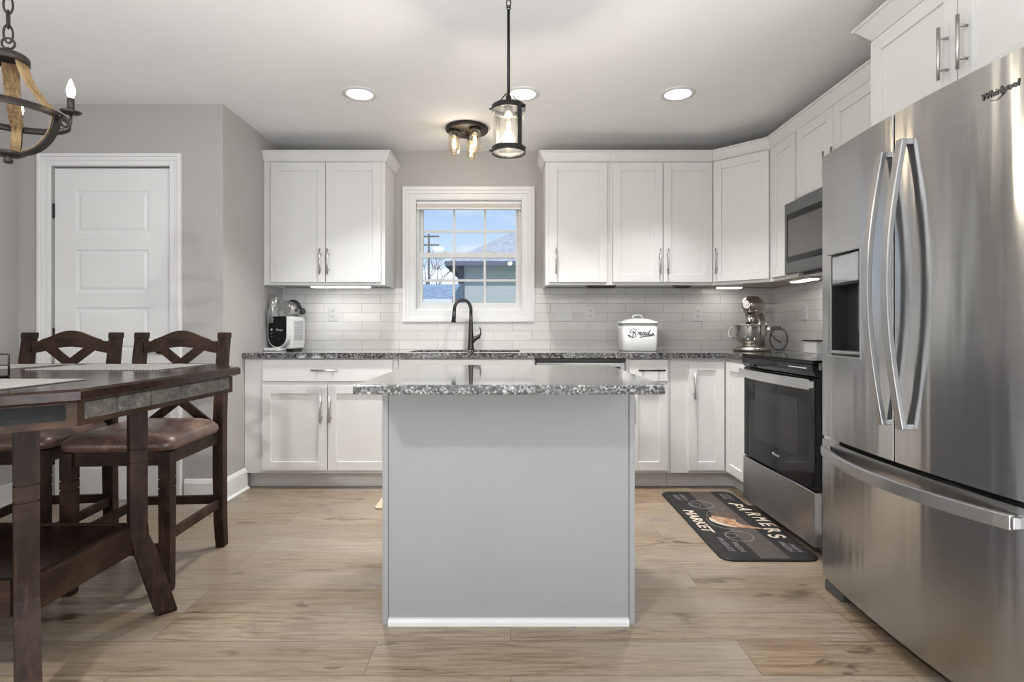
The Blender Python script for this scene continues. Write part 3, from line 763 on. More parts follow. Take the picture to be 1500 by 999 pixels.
# dispenser
hy0, hy1, hz0, hz1 = HO
b = MB(); b.box(1.322, 1.333, hy0, hy1, hz0, hz1); b.box(1.262, 1.333, hy0, hy0+.004, hz0, hz1); b.box(1.262, 1.333, hy1-.004, hy1, hz0, hz1); b.box(1.262, 1.333, hy0, hy1, hz0, hz0+.008); b.box(1.262, 1.333, hy0, hy1, 1.226, hz1)
b.build('dispenser_recess', 'black_plastic', dl)
b = MB(); f0, f1 = fx(hy0), fx(hy1)
b.loft([[(f0-.002, hy0+.006, 1.232), (f1-.002, hy1-.006, 1.232), (f1+.01, hy1-.006, 1.232), (f0+.01, hy0+.006, 1.232)], [(f0-.002, hy0+.006, hz1-.006), (f1-.002, hy1-.006, hz1-.006), (f1+.01, hy1-.006, hz1-.006), (f0+.01, hy0+.006, hz1-.006)]])
b.build('dispenser_screen', M['screen'], dl, bevel=.004)
b = MB()
for (Y0, Y1, Z0, Z1) in ((hy0-.006, hy0, hz0-.006, hz1+.006), (hy1, hy1+.006, hz0-.006, hz1+.006), (hy0, hy1, hz0-.006, hz0), (hy0, hy1, hz1, hz1+.006)):
    b.box(min(fx(Y0), fx(Y1))-.003, 1.30, Y0, Y1, Z0, Z1)
b.build('dispenser_bezel', 'steel_handle', dl, bevel=.002)
b = MB(); b.box(1.258, 1.32, hy0+.004, hy1-.004, hz0+.008, hz0+.020); b.build('drip_tray', 'steel_handle', dl, bevel=.003)
b = MB(); b.cyl((1.30, (hy0+hy1)/2-.03, 1.228), (1.30, (hy0+hy1)/2-.03, 1.19), .018, .012); b.prism([(1.310, hy0+.06), (1.310, hy0+.11), (1.320, hy0+.11), (1.320, hy0+.06)], 1.05, 1.20); b.build('dispenser_spout', 'steel_dark', dl)
# handles
def vhandle(par, y, z0, z1):
    n = 22; path = []; ws = []
    for k in range(n+1):
        s = k/n; z = z0+(z1-z0)*s; path.append((fx(y)-.016-.050*math.sin(PI*s), y, z))
    b = MB(); b.ribbon(path, .030, .017, (0, 1, 0))
    for z in (z0+.004, z1-.004): b.box(fx(y)-.02, fx(y)+.004, y-.014, y+.014, z-.014 if z > 1 else z-.004, z+.004 if z > 1 else z+.014)
    b.build('handle', 'steel_handle', par, bevel=.003)
vhandle(dl, RC+.034, .742, 1.640); vhandle(drr, RC-.058, .742, 1.652)
b = MB(); n = 24; path = []
for k in range(n+1):
    s = k/n; y = 2.190+(1.365-2.190)*s; path.append((fx(y)-.012-.058*math.sin(PI*s)**.85, y, .572))
b.ribbon(path, .040, .018, (0, 0, 1))
for y in (2.188, 1.367): b.box(fx(y)-.02, fx(y)+.004, y-.012, y+.012, .556, .588)
b.build('handle', 'steel_handle', fz, bevel=.004)
b = MB(); b.box(1.33, 1.40, RY0+.02, RY1-.13, .012, .05); b.build('base_grille', 'black_plastic', t)
b = MB(); b.prism([(1.278, RY1-.12), (1.278, RY1-.002), (1.42, RY1-.002), (1.42, RY1-.12)], 0, .045); b.prism([(1.278, RY0+.002), (1.278, RY0+.12), (1.42, RY0+.12), (1.42, RY0+.002)], 0, .045); b.build('hinge_foot', 'dark_grey', t, bevel=.01)
b = MB(); b.box(1.30, 1.40, RY1-.08, RY1-.01, 1.745, 1.768); b.box(1.30, 1.40, RY0+.01, RY0+.08, 1.745, 1.768); b.build('top_hinge', 'dark_grey', t, bevel=.004)
my = 1.41; sl = (fx(1.37)-fx(1.45))
text_mesh('Whirlpool', .026, .0012, axes((fx(my)-.002, my, 1.672), (sl, -.08, 0), (0, 0, 1)), 'brand_lettering', 'steel_line', drr, .15, .098)
b = MB(); b.tube([(fx(1.43)-.0015, 1.432, 1.655), (fx(1.415)-.0015, 1.417, 1.651), (fx(1.395)-.0015, 1.397, 1.660), (fx(1.39)-.0015, 1.388, 1.678)], .0011, 6); b.build('brand_swoosh', 'steel_line', drr)

# ------------------------------------------------------------ range
t = thing('electric_range', (1.72, 2.9, 0), 'slide-in electric range with black glass door and stainless drawer', 'stove')
GY0, GY1 = 2.508, 3.281; GX = 1.40
MB().box(GX+.035, XR-.012, GY0, GY1, .03, .895).build('oven_body', 'dark_grey', t, bevel=.002)
b = MB(); b.box(GX-.012, XR-.012, GY0, GY1, .895, .913); b.build('glass_cooktop', 'black_glass', t, bevel=.003)
b = MB()
for cx, cy, r in ((1.58, 3.08, .10), (1.58, 2.71, .075), (1.86, 3.08, .075), (1.86, 2.71, .10)):
    b.lathe([(r, .9131), (r, .9134), (r-.003, .9134), (r-.003, .9131)], (cx, cy, 0), 40)
b.build('burner_ring', 'dark_grey', t)
b = MB(); b.prism_y([(GX-.014, .893), (GX+.034, .893), (GX+.034, .835), (GX+.006, .835), (GX-.010, .86)], GY0, GY1); b.build('control_panel', 'black_glass', t, bevel=.003)
b = MB(); b.box(GX-.017, GX-.012, 2.56, 2.72, .872, .877); b.build('control_lettering', 'logo_grey', t)
b = MB(); b.box(GX, GX+.034, GY0+.004, GY1-.004, .312, .832); dd = b.build('oven_door', 'black_glass', t, bevel=.004)
b = MB(); b.box(GX-.0015, GX+.002, 2.66, 3.13, .44, .72); b.build('oven_window', 'window_tint', dd, bevel=.001)
b = MB(); n = 16; path = []
for k in range(n+1):
    s = k/n; path.append((GX-.028-.020*math.sin(PI*s), GY1-.012+(GY0-GY1+.024)*s, .802))
b.ribbon(path, .048, .014, (0, 0, 1))
for y in (GY0+.03, GY1-.03): b.box(GX-.03, GX+.002, y-.018, y+.018, .785, .818)
b.build('handle', 'steel_bright', dd, bevel=.003)
b = MB(); b.box(GX-.004, GX+.034, GY0+.002, GY1-.002, .052, .303); dd2 = b.build('storage_drawer', 'steel_flat', t, bevel=.003)
text_mesh('Whirlpool', .020, .0008, axes((GX-.001, 2.885, .395), (0, -1, 0), (0, 0, 1)), 'brand_lettering', 'logo_grey', dd, .1, .075)
b = MB(); b.box(GX+.06, XR-.05, GY0+.02, GY1-.02, .015, .05)
for y in (GY0+.05, GY1-.05):
    for x in (GX+.09, XR-.08): b.cyl((x, y, 0), (x, y, .02), .016)
b.build('plinth', 'black_plastic', t)

# ------------------------------------------------------------ microwave
t = thing('microwave', (1.84, 2.9, 1.38), 'stainless over-the-range microwave with black window', 'microwave')
MX = 1.645
MB().box(MX+.03, XR-.012, GY0+.003, GY1, 1.395, 1.808).build('body', 'dark_grey', t, bevel=.002)
b = MB(); b.box(MX, MX+.029, GY0+.15, GY1, 1.385, 1.806); dd = b.build('door', 'steel_dark', t, bevel=.004)
b = MB(); b.box(MX-.002, MX+.002, GY0+.21, GY1-.030, 1.452, 1.738); b.build('door_window', 'black_glass', dd, bevel=.001)
b = MB(); b.box(MX-.0035, MX-.001, GY0+.25, GY1-.050, 1.485, 1.700); b.build('inner_window', M['mw_inner'], dd)
b = MB(); b.tube([(MX-.001, GY0+.18, 1.44), (MX-.035, GY0+.18, 1.46), (MX-.035, GY0+.18, 1.73), (MX-.001, GY0+.18, 1.75)], .009, 10); b.build('handle', 'steel_handle', dd)
b = MB(); b.box(MX, MX+.029, GY0+.003, GY0+.147, 1.385, 1.806); b.build('control_panel', 'black_glass', t, bevel=.003)
b = MB(); b.box(MX+.07, XR-.05, GY0+.04, GY1-.07, 1.372, 1.3945); b.build('vent_filter', 'steel_dark', t, bevel=.004)
b = MB(); b.box(MX+.09, MX+.15, GY0+.30, GY0+.42, 1.368, 1.372); b.build('vent_lamp', 'white_plastic', t)

# ------------------------------------------------------------ outlets and switches
def outlet(F, label, kind='outlet', w=.072, h=.118, z=1.18):
    p = F @ Vector((0, 0, z)); t = thing('wall_outlet' if kind == 'outlet' else 'light_switch', p, label, 'outlet' if kind == 'outlet' else 'light switch', 'outlets and switches on the tiles')
    b = MB(); b.M = F; b.box(-w/2, w/2, -.006, 0, z-h/2, z+h/2); b.build('cover_plate', 'white_plastic', t, bevel=.003, seg=2)
    if kind == 'outlet':
        b = MB(); b.M = F
        for dz in (-.021, .021): b.box(-.017, .017, -.0085, -.006, z+dz-.014, z+dz+.014)
        b.build('receptacle', 'white_plastic', t, bevel=.004)
        b = MB(); b.M = F
        for dz in (-.021, .021):
            b.box(-.009, -.006, -.0092, -.0085, z+dz-.003, z+dz+.007); b.box(.006, .009, -.0092, -.0085, z+dz-.003, z+dz+.007); b.cyl((0, -.0085, z+dz-.008), (0, -.0092, z+dz-.008), .0028, n=8)
        b.build('slots', 'black_plastic', t)
    else:
        for u in (-.024, .024):
            b = MB(); b.M = F; b.box(u-.005, u+.005, -.016, -.006, z-.004, z+.011); b.build('toggle', 'white_plastic', t, bevel=.002)
FT = lambda x: frame(x, ty, 0)
outlet(FT(-1.370), 'white outlet on the tiles beside the countertop juicer, left of the window')
outlet(FT(.418), 'white double toggle switch plate right of the window', 'switch', .125, .118)
outlet(FT(.616), 'white outlet between the double switch plate and the bread bin')
outlet(FT(1.447), 'white outlet on the back tiles between the bread bin and the stand mixer')
outlet(frame(XR-.008, 3.78, -PI/2), 'white outlet on the right wall tiles, right of the stand mixer')

# ------------------------------------------------------------ faucet
t = thing('kitchen_faucet', (-.305, 4.12, .903), 'black gooseneck faucet at the sink below the window', 'faucet')
fxc, fyc = -.300, 4.12
b = MB(); b.lathe([(.026, .9035), (.026, .91), (.022, .925), (.0195, 1.0), (.016, 1.10), (.0125, 1.18)], (fxc, fyc, 0), 20, True)
arc = [(fxc, fyc, 1.17)]
for k in range(0, 13):
    a = PI*k/12; arc.append((fxc-.060+.060*math.cos(a), fyc-.02*(1-math.cos(a)), 1.205+.075*math.sin(a)))
b.tube(arc, [.0125]*9+[.0125]*5, 12)
b.build('spout', 'faucet', t)
e_ = arc[-1]
b = MB(); b.cyl(e_, (e_[0]-.006, e_[1]-.004, 1.115), .0135, .0165); b.cyl((e_[0]-.006, e_[1]-.004, 1.115), (e_[0]-.006, e_[1]-.004, 1.108), .019); b.build('spray_head', 'faucet', t)
b = MB(); b.tube([(fxc+.005, fyc, .965), (fxc+.03, fyc, .988), (fxc+.060, fyc, 1.003), (fxc+.070, fyc, 1.006)], [.020, .018, .015, .013], 12)
b.tube([(fxc+.066, fyc, 1.008), (fxc+.075, fyc, 1.03), (fxc+.073, fyc, 1.055), (fxc+.066, fyc, 1.072)], [.008, .0055, .0045, .005], 10); b.build('lever_handle', 'faucet', t)

# ------------------------------------------------------------ bread bin
BX0, BX1, BY0, BY1 = .797, 1.044, 3.86, 4.07; bz = .9035
t = thing('bread_bin', ((BX0+BX1)/2, (BY0+BY1)/2, bz), 'white enamel bread bin with domed lid and script word Bread', 'bread bin')
def rrect(x0, x1, y0, y1, r, z, n=6):
    p = []
    for cx, cy, a0 in ((x1-r, y0+r, -PI/2), (x1-r, y1-r, 0), (x0+r, y1-r, PI/2), (x0+r, y0+r, PI)):
        for k in range(n+1): a = a0+PI/2*k/n; p.append((cx+r*math.cos(a), cy+r*math.sin(a), z))
    return p
b = MB(); b.loft([rrect(BX0+.003, BX1-.003, BY0+.003, BY1-.003, .03, bz), rrect(BX0, BX1, BY0, BY1, .03, bz+.006), rrect(BX0, BX1, BY0, BY1, .03, bz+.196)], True, True); b.build('bin_body', 'enamel', t)
b = MB(); g = .008
b.loft([rrect(BX0-g, BX1+g, BY0-g, BY1+g, .036, bz+.194), rrect(BX0-g, BX1+g, BY0-g, BY1+g, .036, bz+.206), rrect(BX0+.015, BX1-.015, BY0+.015, BY1-.015, .03, bz+.214), rrect(BX0+.05, BX1-.05, BY0+.03, BY1-.03, .03, bz+.228), rrect(BX0+.08, BX1-.08, BY0+.05, BY1-.05, .03, bz+.232)], True, True)
lid = b.build('lid', 'enamel', t)
cx, cy = (BX0+BX1)/2, (BY0+BY1)/2
b = MB(); b.tube([(cx-.032, cy, bz+.230), (cx-.034, cy, bz+.246), (cx-.022, cy, bz+.257), (cx+.022, cy, bz+.257), (cx+.034, cy, bz+.246), (cx+.032, cy, bz+.230)], .005, 10); b.build('lid_handle', 'enamel', lid)
for sx, xx in ((-1, BX0), (1, BX1)):
    b = MB(); b.tube([(xx, cy-.03, bz+.168), (xx+sx*.016, cy-.028, bz+.168), (xx+sx*.016, cy+.028, bz+.168), (xx, cy+.03, bz+.168)], .005, 10); b.build('side_handle', 'enamel', t)
# script lettering drawn as strokes (px of a tracing, 14.27 per photo pixel)
strokes = [
 [(545,470),(535,520),(520,575),(505,595),(470,590),(435,572),(430,560),(450,555),(480,572)],
 [(545,470),(500,490),(470,480),(480,450),(520,425),(560,425),(590,450),(580,480),(545,505),(560,510),(590,530),(580,575),(545,605),(510,600)],
 [(625,480),(640,500),(628,550)], [(632,520),(650,492),(672,490)],
 [(665,530),(700,510),(715,490),(690,490),(668,520),(670,550),(700,545),(735,520)],
 [(780,500),(755,495),(735,525),(745,550),(770,535),(790,495),(780,540),(795,548),(820,520)],
 [(850,500),(825,500),(808,530),(818,550),(845,535),(870,480),(905,435)], [(880,470),(858,530),(865,545),(920,530),(955,520),(965,540),(940,560),(850,572),(740,582),(670,605)]]
b = MB(); k1 = (BX1-BX0)/(1060-330)
for st in strokes:
    pts = [(BX0+(px-330)*k1, BY0-.0015, bz+(900-py)*k1*.98) for px, py in st]
    fine = []
    for i in range(len(pts)-1):
        p0 = Vector(pts[max(i-1, 0)]); p1 = Vector(pts[i]); p2 = Vector(pts[i+1]); p3 = Vector(pts[min(i+2, len(pts)-1)])
        for q in range(4):
            s = q/4; fine.append(.5*((2*p1)+(p2-p0)*s+(2*p0-5*p1+4*p2-p3)*s*s+(3*p1-p0-3*p2+p3)*s**3))
    fine.append(Vector(pts[-1])); b.tube(fine, .0021, 6)
b.build('bread_lettering', 'black_plastic', t)

# ------------------------------------------------------------ juicer, built at the origin then turned
t = thing('countertop_juicer', (0, 0, 0), 'white and black countertop juicer with clear chute left on the counter', 'juicer')
def U(w, ztop, zbot, inset=0, n=10):
    r = w/2-inset; p = [(-r, ztop), ]
    for k in range(n+1): a = PI+PI*k/n; p.append((r*math.cos(a), zbot+w/2+r*math.sin(a)*1.15))
    p.append((r, ztop)); return p
w = .155
b = MB(); b.prism_y(U(w, .245, .030), -.035, .02); b.build('front_rim', 'white_plastic', t, bevel=.004)
b = MB(); b.prism_y(U(w, .248, .030, .008), -.039, -.034); fp = b.build('front_panel', 'black_glass', t, bevel=.002)
text_mesh('Dreya', .022, .0004, axes((.018, -.0395, .150), (1, 0, 0), (0, 0, 1)), 'lettering', 'logo_grey', fp)
b = MB(); b.cyl((-.042, -.0395, .152), (-.042, -.0405, .152), .008, n=16)
for k in range(3): b.box(-.050, -.034, -.0402, -.0392, .128-.013*k, .1295-.013*k)
b.build('indicator', 'logo_grey', fp)
b = MB()
b.loft([[(-.060, .02, .012), (.074, .02, .012), (.074, .20, .012), (-.060, .20, .012)], [(-.0765, .02, .08), (.0775, .02, .08), (.0775, .215, .08), (-.0765, .215, .08)], [(-.0765, .02, .225), (.0775, .02, .225), (.0775, .215, .225), (-.0765, .215, .225)], [(-.065, .02, .250), (.066, .02, .250), (.066, .205, .250), (-.065, .205, .250)]])
b.build('motor_housing', 'white_plastic', t, bevel=.008, seg=3)
b = MB()
for k in range(17): z = .075+k*.0085; b.box(.0770, .0787, .055, .180, z, z+.0028)
b.build('side_vents', 'dark_trim_out', t)
b = MB(); b.box(-.085, .030, -.075, .035, 0, .022); b.build('cup_tray', 'white_plastic', t, bevel=.004)
b = MB(); b.box(.01, .065, .06, .195, 0, .014); b.build('rear_foot', 'black_plastic', t)
b = MB(); b.lathe([(.060, 0), (.062, .02), (.062, .16), (.05, .175)], (0, 0, 0), 24, True)
for i, v in enumerate(b.v): b.v[i] = (v[0]+.002, .02+v[2], .305+v[1])
b.build('juicing_drum', 'clear', t)
b = MB(); b.cyl((.002, .05, .305), (.002, .19, .305), .048); b.build('auger', 'silver_paint', t)
b = MB(); b.lathe([(.064, -.006), (.064, .012), (.02, .016)], (0, 0, 0), 24, True)
for i, v in enumerate(b.v): b.v[i] = (v[0]+.002, .02+v[2], .305+v[1])
b.build('drum_cap', 'clear', t)
b = MB(); b.cyl((-.052, -.015, .200), (-.052, -.015, .405), .024, .019); b.cyl((-.026, -.015, .29), (-.026, -.015, .415), .010); b.build('feeding_chute', 'clear', t)
b = MB(); b.box(-.075, -.022, -.055, .01, .198, .300); b.build('juice_outlet', 'clear', t, bevel=.006)
b = MB(); b.tube([(.002+.066*math.cos(a), .165, .305+.066*math.sin(a)) for a in [(.02+.11*k)*PI for k in range(7)]], .008, 8); b.build('drum_handle', 'black_plastic', t)
b = MB(); b.cyl((.066, .175, .29), (.090, .175, .29), .026, .022); b.build('lock_knob', 'black_plastic', t)
t.location = (-1.667, 3.95, .9038); t.rotation_euler = (0, 0, -math.radians(8))

# ------------------------------------------------------------ stand mixer, built at the origin facing -y
t = thing('stand_mixer', (0, 0, 0), 'pewter stand mixer with steel bowl in the corner beside the range', 'stand mixer')
b = MB(); b.loft([rrect(-.115, .115, -.15, .15, .10, 0), rrect(-.12, .12, -.155, .155, .10, .012), rrect(-.105, .105, -.14, .14, .09, .032)], True, True); b.build('base', 'silver_paint', t)
b = MB(); b.loft([rrect(-.060, .060, .055, .145, .035, .025), rrect(-.052, .052, .06, .14, .034, .15), rrect(-.055, .055, .05, .145, .034, .27)], True, True); b.build('column', 'silver_paint', t)
b = MB(); hd = []
for k in range(15):
    s = k/14; y = -.150+.32*s; prof = math.sin(PI*(.035+.90*s))**.5
    rx, rz = .074*prof, .072*prof
    hd.append([(rx*math.cos(a)*1.0, y, .325+rz*math.sin(a)) for a in [2*PI*i/24 for i in range(24)]])
b.loft(hd, True, True); hd_o = b.build('motor_head', 'silver_paint', t)
b = MB(); b.lathe([(.077, -.004), (.077, .004), (.070, .004)], (0, 0, 0), 28, True)
b = MB(); b.box(-.060, .060, -.09, .10, .283, .289); b.build('trim_band', 'polished', hd_o, bevel=.002)
b = MB(); b.cyl((0, -.130, .338), (0, -.166, .338), .022, .019); b.build('attachment_cap', 'polished', hd_o)
b = MB(); b.cyl((.036, -.122, .345), (.036, -.150, .345), .007); b.build('attachment_knob', 'black_plastic', hd_o)
b = MB(); b.cyl((0, -.06, .262), (0, -.06, .17), .034, .026); b.build('beater_shaft', 'polished', t)
b = MB(); b.lathe([(.055, .042), (.052, .040), (.060, .048), (.090, .075), (.108, .115), (.114, .170), (.117, .182), (.119, .184), (.117, .186), (.112, .184), (.106, .115), (.085, .078), (.04, .052), (0, .050)], (0, -.055, 0), 36); bw = b.build('mixing_bowl', 'polished', t)
b = MB(); b.tube([(-.112, -.055, .165), (-.140, -.055, .160), (-.150, -.055, .13), (-.143, -.055, .10), (-.108, -.055, .088)], .0055, 8); b.build('bowl_handle', 'polished', bw)
b = MB(); b.lathe([(.055, .030), (.062, .038), (.055, .044)], (0, -.055, 0), 28, True); b.build('bowl_foot', 'silver_paint', bw)
b = MB()
for s in (-1, 1): b.tube([(s*.055, .09, .155), (s*.118, .06, .158), (s*.122, -.055, .158)], .010, 8)
b.build('bowl_lift_arm', 'silver_paint', t)
b = MB(); b.tube([(.062, .06, .235), (.095, .03, .17)], .005, 8); b.build('lift_lever', 'polished', t)
b = MB(); R_ = .057
b.tube([(.175+R_*math.cos(a), 0, .084+.078*math.sin(a)) for a in [2*PI*k/24 for k in range(24)]], .0042, 8, closed=True)
b.tube([(.125, 0, .12), (.15, -.004, .09), (.19, -.006, .06)], .004, 8); b.tube([(.12, 0, .06), (.15, -.004, .014), (.175, 0, .008)], .004, 8)
b.build('power_cord', 'black_plastic', t)
b = MB(); b.box(.135, .190, -.012, .012, .150, .175); b.build('power_plug', 'black_plastic', t, bevel=.003)
t.location = (1.745, 3.945, .9045); t.rotation_euler = (0, 0, -math.radians(38))

# white box with black rim in the corner behind the range
t = thing('storage_box', (1.975, 3.53, .9035), 'white box with black rimmed lid on the counter between range and wall', 'box')
b = MB(); b.box(1.935, 2.03, 3.46, 3.605, .9035, .981); b.build('box_body', 'enamel', t, bevel=.004)
b = MB(); b.box(1.928, 2.034, 3.445, 3.615, .981, .989); b.build('lid', 'black_plastic', t, bevel=.002)

# ------------------------------------------------------------ mats
QX0, QX1, QY0, QY1 = .965, 1.418, 2.482, 3.530
t = thing('kitchen_mat', ((QX0+QX1)/2, (QY0+QY1)/2, 0), 'dark FARMERS MARKET mat with rooster on the floor before the range', 'mat')
b = MB(); b.loft([rrect(QX0, QX1, QY0, QY1, .055, 0.0005), rrect(QX0, QX1, QY0, QY1, .055, .006), rrect(QX0+.008, QX1-.008, QY0+.008, QY1-.008, .05, .011)], True, False); base = b.build('mat_base', 'mat_black', t)
zt = .0111
b = MB(); b.box(1.145, 1.280, QY0+.010, QY1-.010, zt, zt+.0003)
b.build('brown_band', 'mat_brown', t)
def gm(x, y, rot=0):  # writing runs away from the window, tops towards the range
    d = Vector((math.sin(rot), -math.cos(rot), 0)); u = Vector((math.cos(rot), math.sin(rot), 0))
    return axes((x, y, zt+.0008), d, u)
R1 = 1.0
word = 'FARMERS'; L = .60
for i, ch in enumerate(word):
    s = (i-3)/3
    text_mesh(ch, .105, .0002, gm(1.376-.036*s*s, 3.015-s*.248, s*.22), 'letter_'+ch.lower(), 'mat_text', t, .2, .058 if ch != 'M' else .072, .002)
text_mesh('MARKET', .080, .0002, gm(1.022, 2.995), 'market_lettering', 'mat_text', t, .2, .35, .0014)
for s1, x, y, wd in (('FRESH', 1.095, 2.63, .12), ('PRODUCE', 1.045, 2.660, .17), ('FARM', 1.360, 2.615, .10), ('FRESH', 1.325, 2.63, .12), ('DOWN TO', 1.075, 3.40, .12), ('EARTH', 1.035, 3.40, .10), ('LOCALLY', 1.365, 3.41, .12), ('GROWN', 1.33, 3.42, .10)):
    text_mesh(s1, .036, .0002, gm(x, y), 'small_lettering', 'mat_line', t, .2, wd)
b = MB()
def ring(b, x, y, r, w=.005, n=40):
    b.lathe([(r, zt+.0003), (r, zt+.0009), (r-w, zt+.0009), (r-w, zt+.0003)], (x, y, 0), n)
ring(b, 1.137, 3.26, .072); ring(b, 1.157, 2.762, .070); ring(b, 1.105, 3.26, .030, .004); ring(b, 1.12, 2.77, .030, .004)
b.tube([(1.245, 3.22, zt+.0006), (1.22, 3.14, zt+.0006), (1.13, 3.13, zt+.0006), (1.10, 3.07, zt+.0006), (1.12, 3.0, zt+.0006)], .0016, 6)
b.tube([(1.08, 3.02, zt+.0006), (1.075, 2.93, zt+.0006), (1.12, 2.87, zt+.0006), (1.18, 2.84, zt+.0006), (1.215, 2.80, zt+.0006)], .0016, 6)
b.build('bicycle_outline', 'mat_line', t)
# rooster: body, tail, neck and comb as one print
def blob(name, pts, m, z):
    b = MB(); b.prism([(x, y) for x, y in pts], z, z+.0003); return b.build(name, m, t)
blob('rooster_body', [(1.10, 3.03), (1.095, 2.985), (1.115, 2.94), (1.15, 2.905), (1.20, 2.885), (1.25, 2.875), (1.30, 2.862), (1.325, 2.868), (1.30, 2.885), (1.27, 2.905), (1.235, 2.93), (1.225, 2.965), (1.235, 3.0), (1.20, 3.02), (1.16, 3.05), (1.13, 3.06)], 'rooster', zt+.0004)
blob('rooster_tail', [(1.13, 3.06), (1.16, 3.05), (1.20, 3.02), (1.235, 3.0), (1.27, 2.99), (1.275, 3.03), (1.25, 3.08), (1.20, 3.12), (1.15, 3.11), (1.12, 3.09)], 'rooster_dark', zt+.0004)
blob('rooster_breast', [(1.098, 3.03), (1.093, 2.985), (1.113, 2.938), (1.148, 2.902), (1.198, 2.882), (1.19, 2.90), (1.15, 2.935), (1.125, 2.975), (1.12, 3.01)], 'rooster_pale', zt+.0008)
o = MB().loft([rrect(-.80, .25, 3.20, 3.62, .03, .0005), rrect(-.80, .25, 3.20, 3.62, .03, .010)]).build('floor_mat', 'tan_mat')
tag(o, 'tan floor mat at the sink, one corner showing left of the island', 'mat')
# ------------------------------------------------------------ dining table
TZ = .914
t = thing('dining_table', (-1.83, 1.68, 0), 'dark counter-height dining table with slate tile apron and clipped corners', 'table')
def octo(x0, x1, y0, y1, c): return [(x0+c, y0), (x1-c, y0), (x1, y0+c), (x1, y1-c), (x1-c, y1), (x0+c, y1), (x0, y1-c), (x0, y0+c)]
X0, X1, Y0, Y1 = -2.66, -1.022, 1.08, 2.285
b = MB(); P = lambda e, c, z: [(x, y, z) for x, y in octo(X0+e, X1-e, Y0+e, Y1-e, c)]
b.loft([P(.012, .213, TZ-.032), P(0, .218, TZ-.026), P(0, .218, TZ-.006), P(.006, .216, TZ)])
b.build('table_top', 'wood_top', t)
b = MB(); e = .022
outer = octo(X0+e, X1-e, Y0+e, Y1-e, .213); inner = octo(X0+e+.03, X1-e-.03, Y0+e+.03, Y1-e-.03, .203)
n = 8; v = [(x, y, z) for z in (.822, TZ-.0325) for x, y in outer]+[(x, y, z) for z in (.822, TZ-.0325) for x, y in inner]
f = []
for i in range(n):
    j = (i+1) % n
    f += [(i, j, n+j, n+i), (2*n+j, 2*n+i, 3*n+i, 3*n+j), (j, i, 2*n+i, 2*n+j), (n+i, n+j, 3*n+j, 3*n+i)]
b._add(v, f); b.build('apron', 'wood_y', t)
# slate tiles let into the apron end, with irregular joints
xs = X1-e; random.seed(3)
cuts = [1.325, 1.475, 1.60, 1.70, 1.79, 1.885, 2.035]
cuts = [1.335, 1.445, 1.58, 1.725, 1.87, 2.022]
for k in range(len(cuts)-1):
    b = MB(); ya, yb = cuts[k]+.0025, cuts[k+1]-.0025
    dz = [random.uniform(-.004, .004) for _ in range(4)]
    b.prism_x([(ya, .836), (yb, .836), (yb, .879), (ya, .879)], xs-.004, xs+.004)
    b.build('slate_tile', 'stone', t, bevel=.002)
for (ax, ay, bx, by) in ((X1-e, Y0+e+.213, X1-e-.213, Y0+e), (X1-e-.213, Y1-e, X1-e, Y1-e-.213)):
    p0 = Vector((ax, ay, 0)); p1 = Vector((bx, by, 0)); d = (p1-p0); L = d.length; d.normalize(); nn = Vector((d.y, -d.x, 0))
    mid = (p0+p1)/2
    if nn.dot(mid-Vector((-1.83, 1.68, 0))) < 0: nn = -nn
    b = MB(); b.M = Matrix(((d.x, nn.x, 0, p0.x), (d.y, nn.y, 0, p0.y), (0, 0, 1, 0), (0, 0, 0, 1)))
    b.box(.022, L-.022, -.003, .003, .840, .876); b.build('slate_tile', 'slate_dark', t)
def kicked_leg(x, y, ang):
    b = MB(); a = .0275
    b.M = Matrix.Translation((x, y, 0)) @ Matrix.Rotation(ang, 4, 'Z')
    prof = [(0, .8215, a), (0, .628, a), (0, .627, a-.003), (0, .623, a-.003), (0, .622, a), (0, .581, a), (0, .580, a-.003), (0, .576, a-.003), (0, .575, a), (0, .36, a), (.004, .31, a), (.020, .25, a), (.085, .012, a), (.088, 0, a-.003)]
    b.loft([[(o-w_-(.004 if z < .3 else 0), -a*1.0 if w_ == a else -w_, z), (o+w_+(.008 if z < .3 else 0), -a if w_ == a else -w_, z), (o+w_+(.008 if z < .3 else 0), a if w_ == a else w_, z), (o-w_-(.004 if z < .3 else 0), a if w_ == a else w_, z)] for o, z, w_ in reversed(prof)])
    b.build('leg', 'wood_z', t)
LX0, LX1, LY0, LY1 = -2.30, -1.357, 1.53, 1.985
for x, y, a in ((LX1, LY0, -PI/4), (LX1, LY1, PI/4), (LX0, LY0, -3*PI/4), (LX0, LY1, 3*PI/4)): kicked_leg(x, y, a)
b = MB(); b.box(LX0, LX1-.005, LY0+.012, LY1-.012, .325, .350); b.build('shelf', 'wood_top', t, bevel=.003)
b = MB(); b.box(LX1-.022, LX1+.003, LY0+.012, LY1-.012, .250, .353); b.build('shelf_rail', 'wood_y', t, bevel=.003)
b = MB(); b.box(LX0+.012, LX1-.04, LY0-.005, LY0+.018, .250, .353); b.build('shelf_rail', 'wood_x', t, bevel=.003)
b = MB(); b.box(LX0+.012, LX1-.04, LY1-.018, LY1+.005, .250, .353); b.build('shelf_rail', 'wood_x', t, bevel=.003)
b = MB(); b.box(LX0-.003, LX0+.022, LY0+.012, LY1-.012, .250, .353); b.build('shelf_rail', 'wood_y', t, bevel=.003)

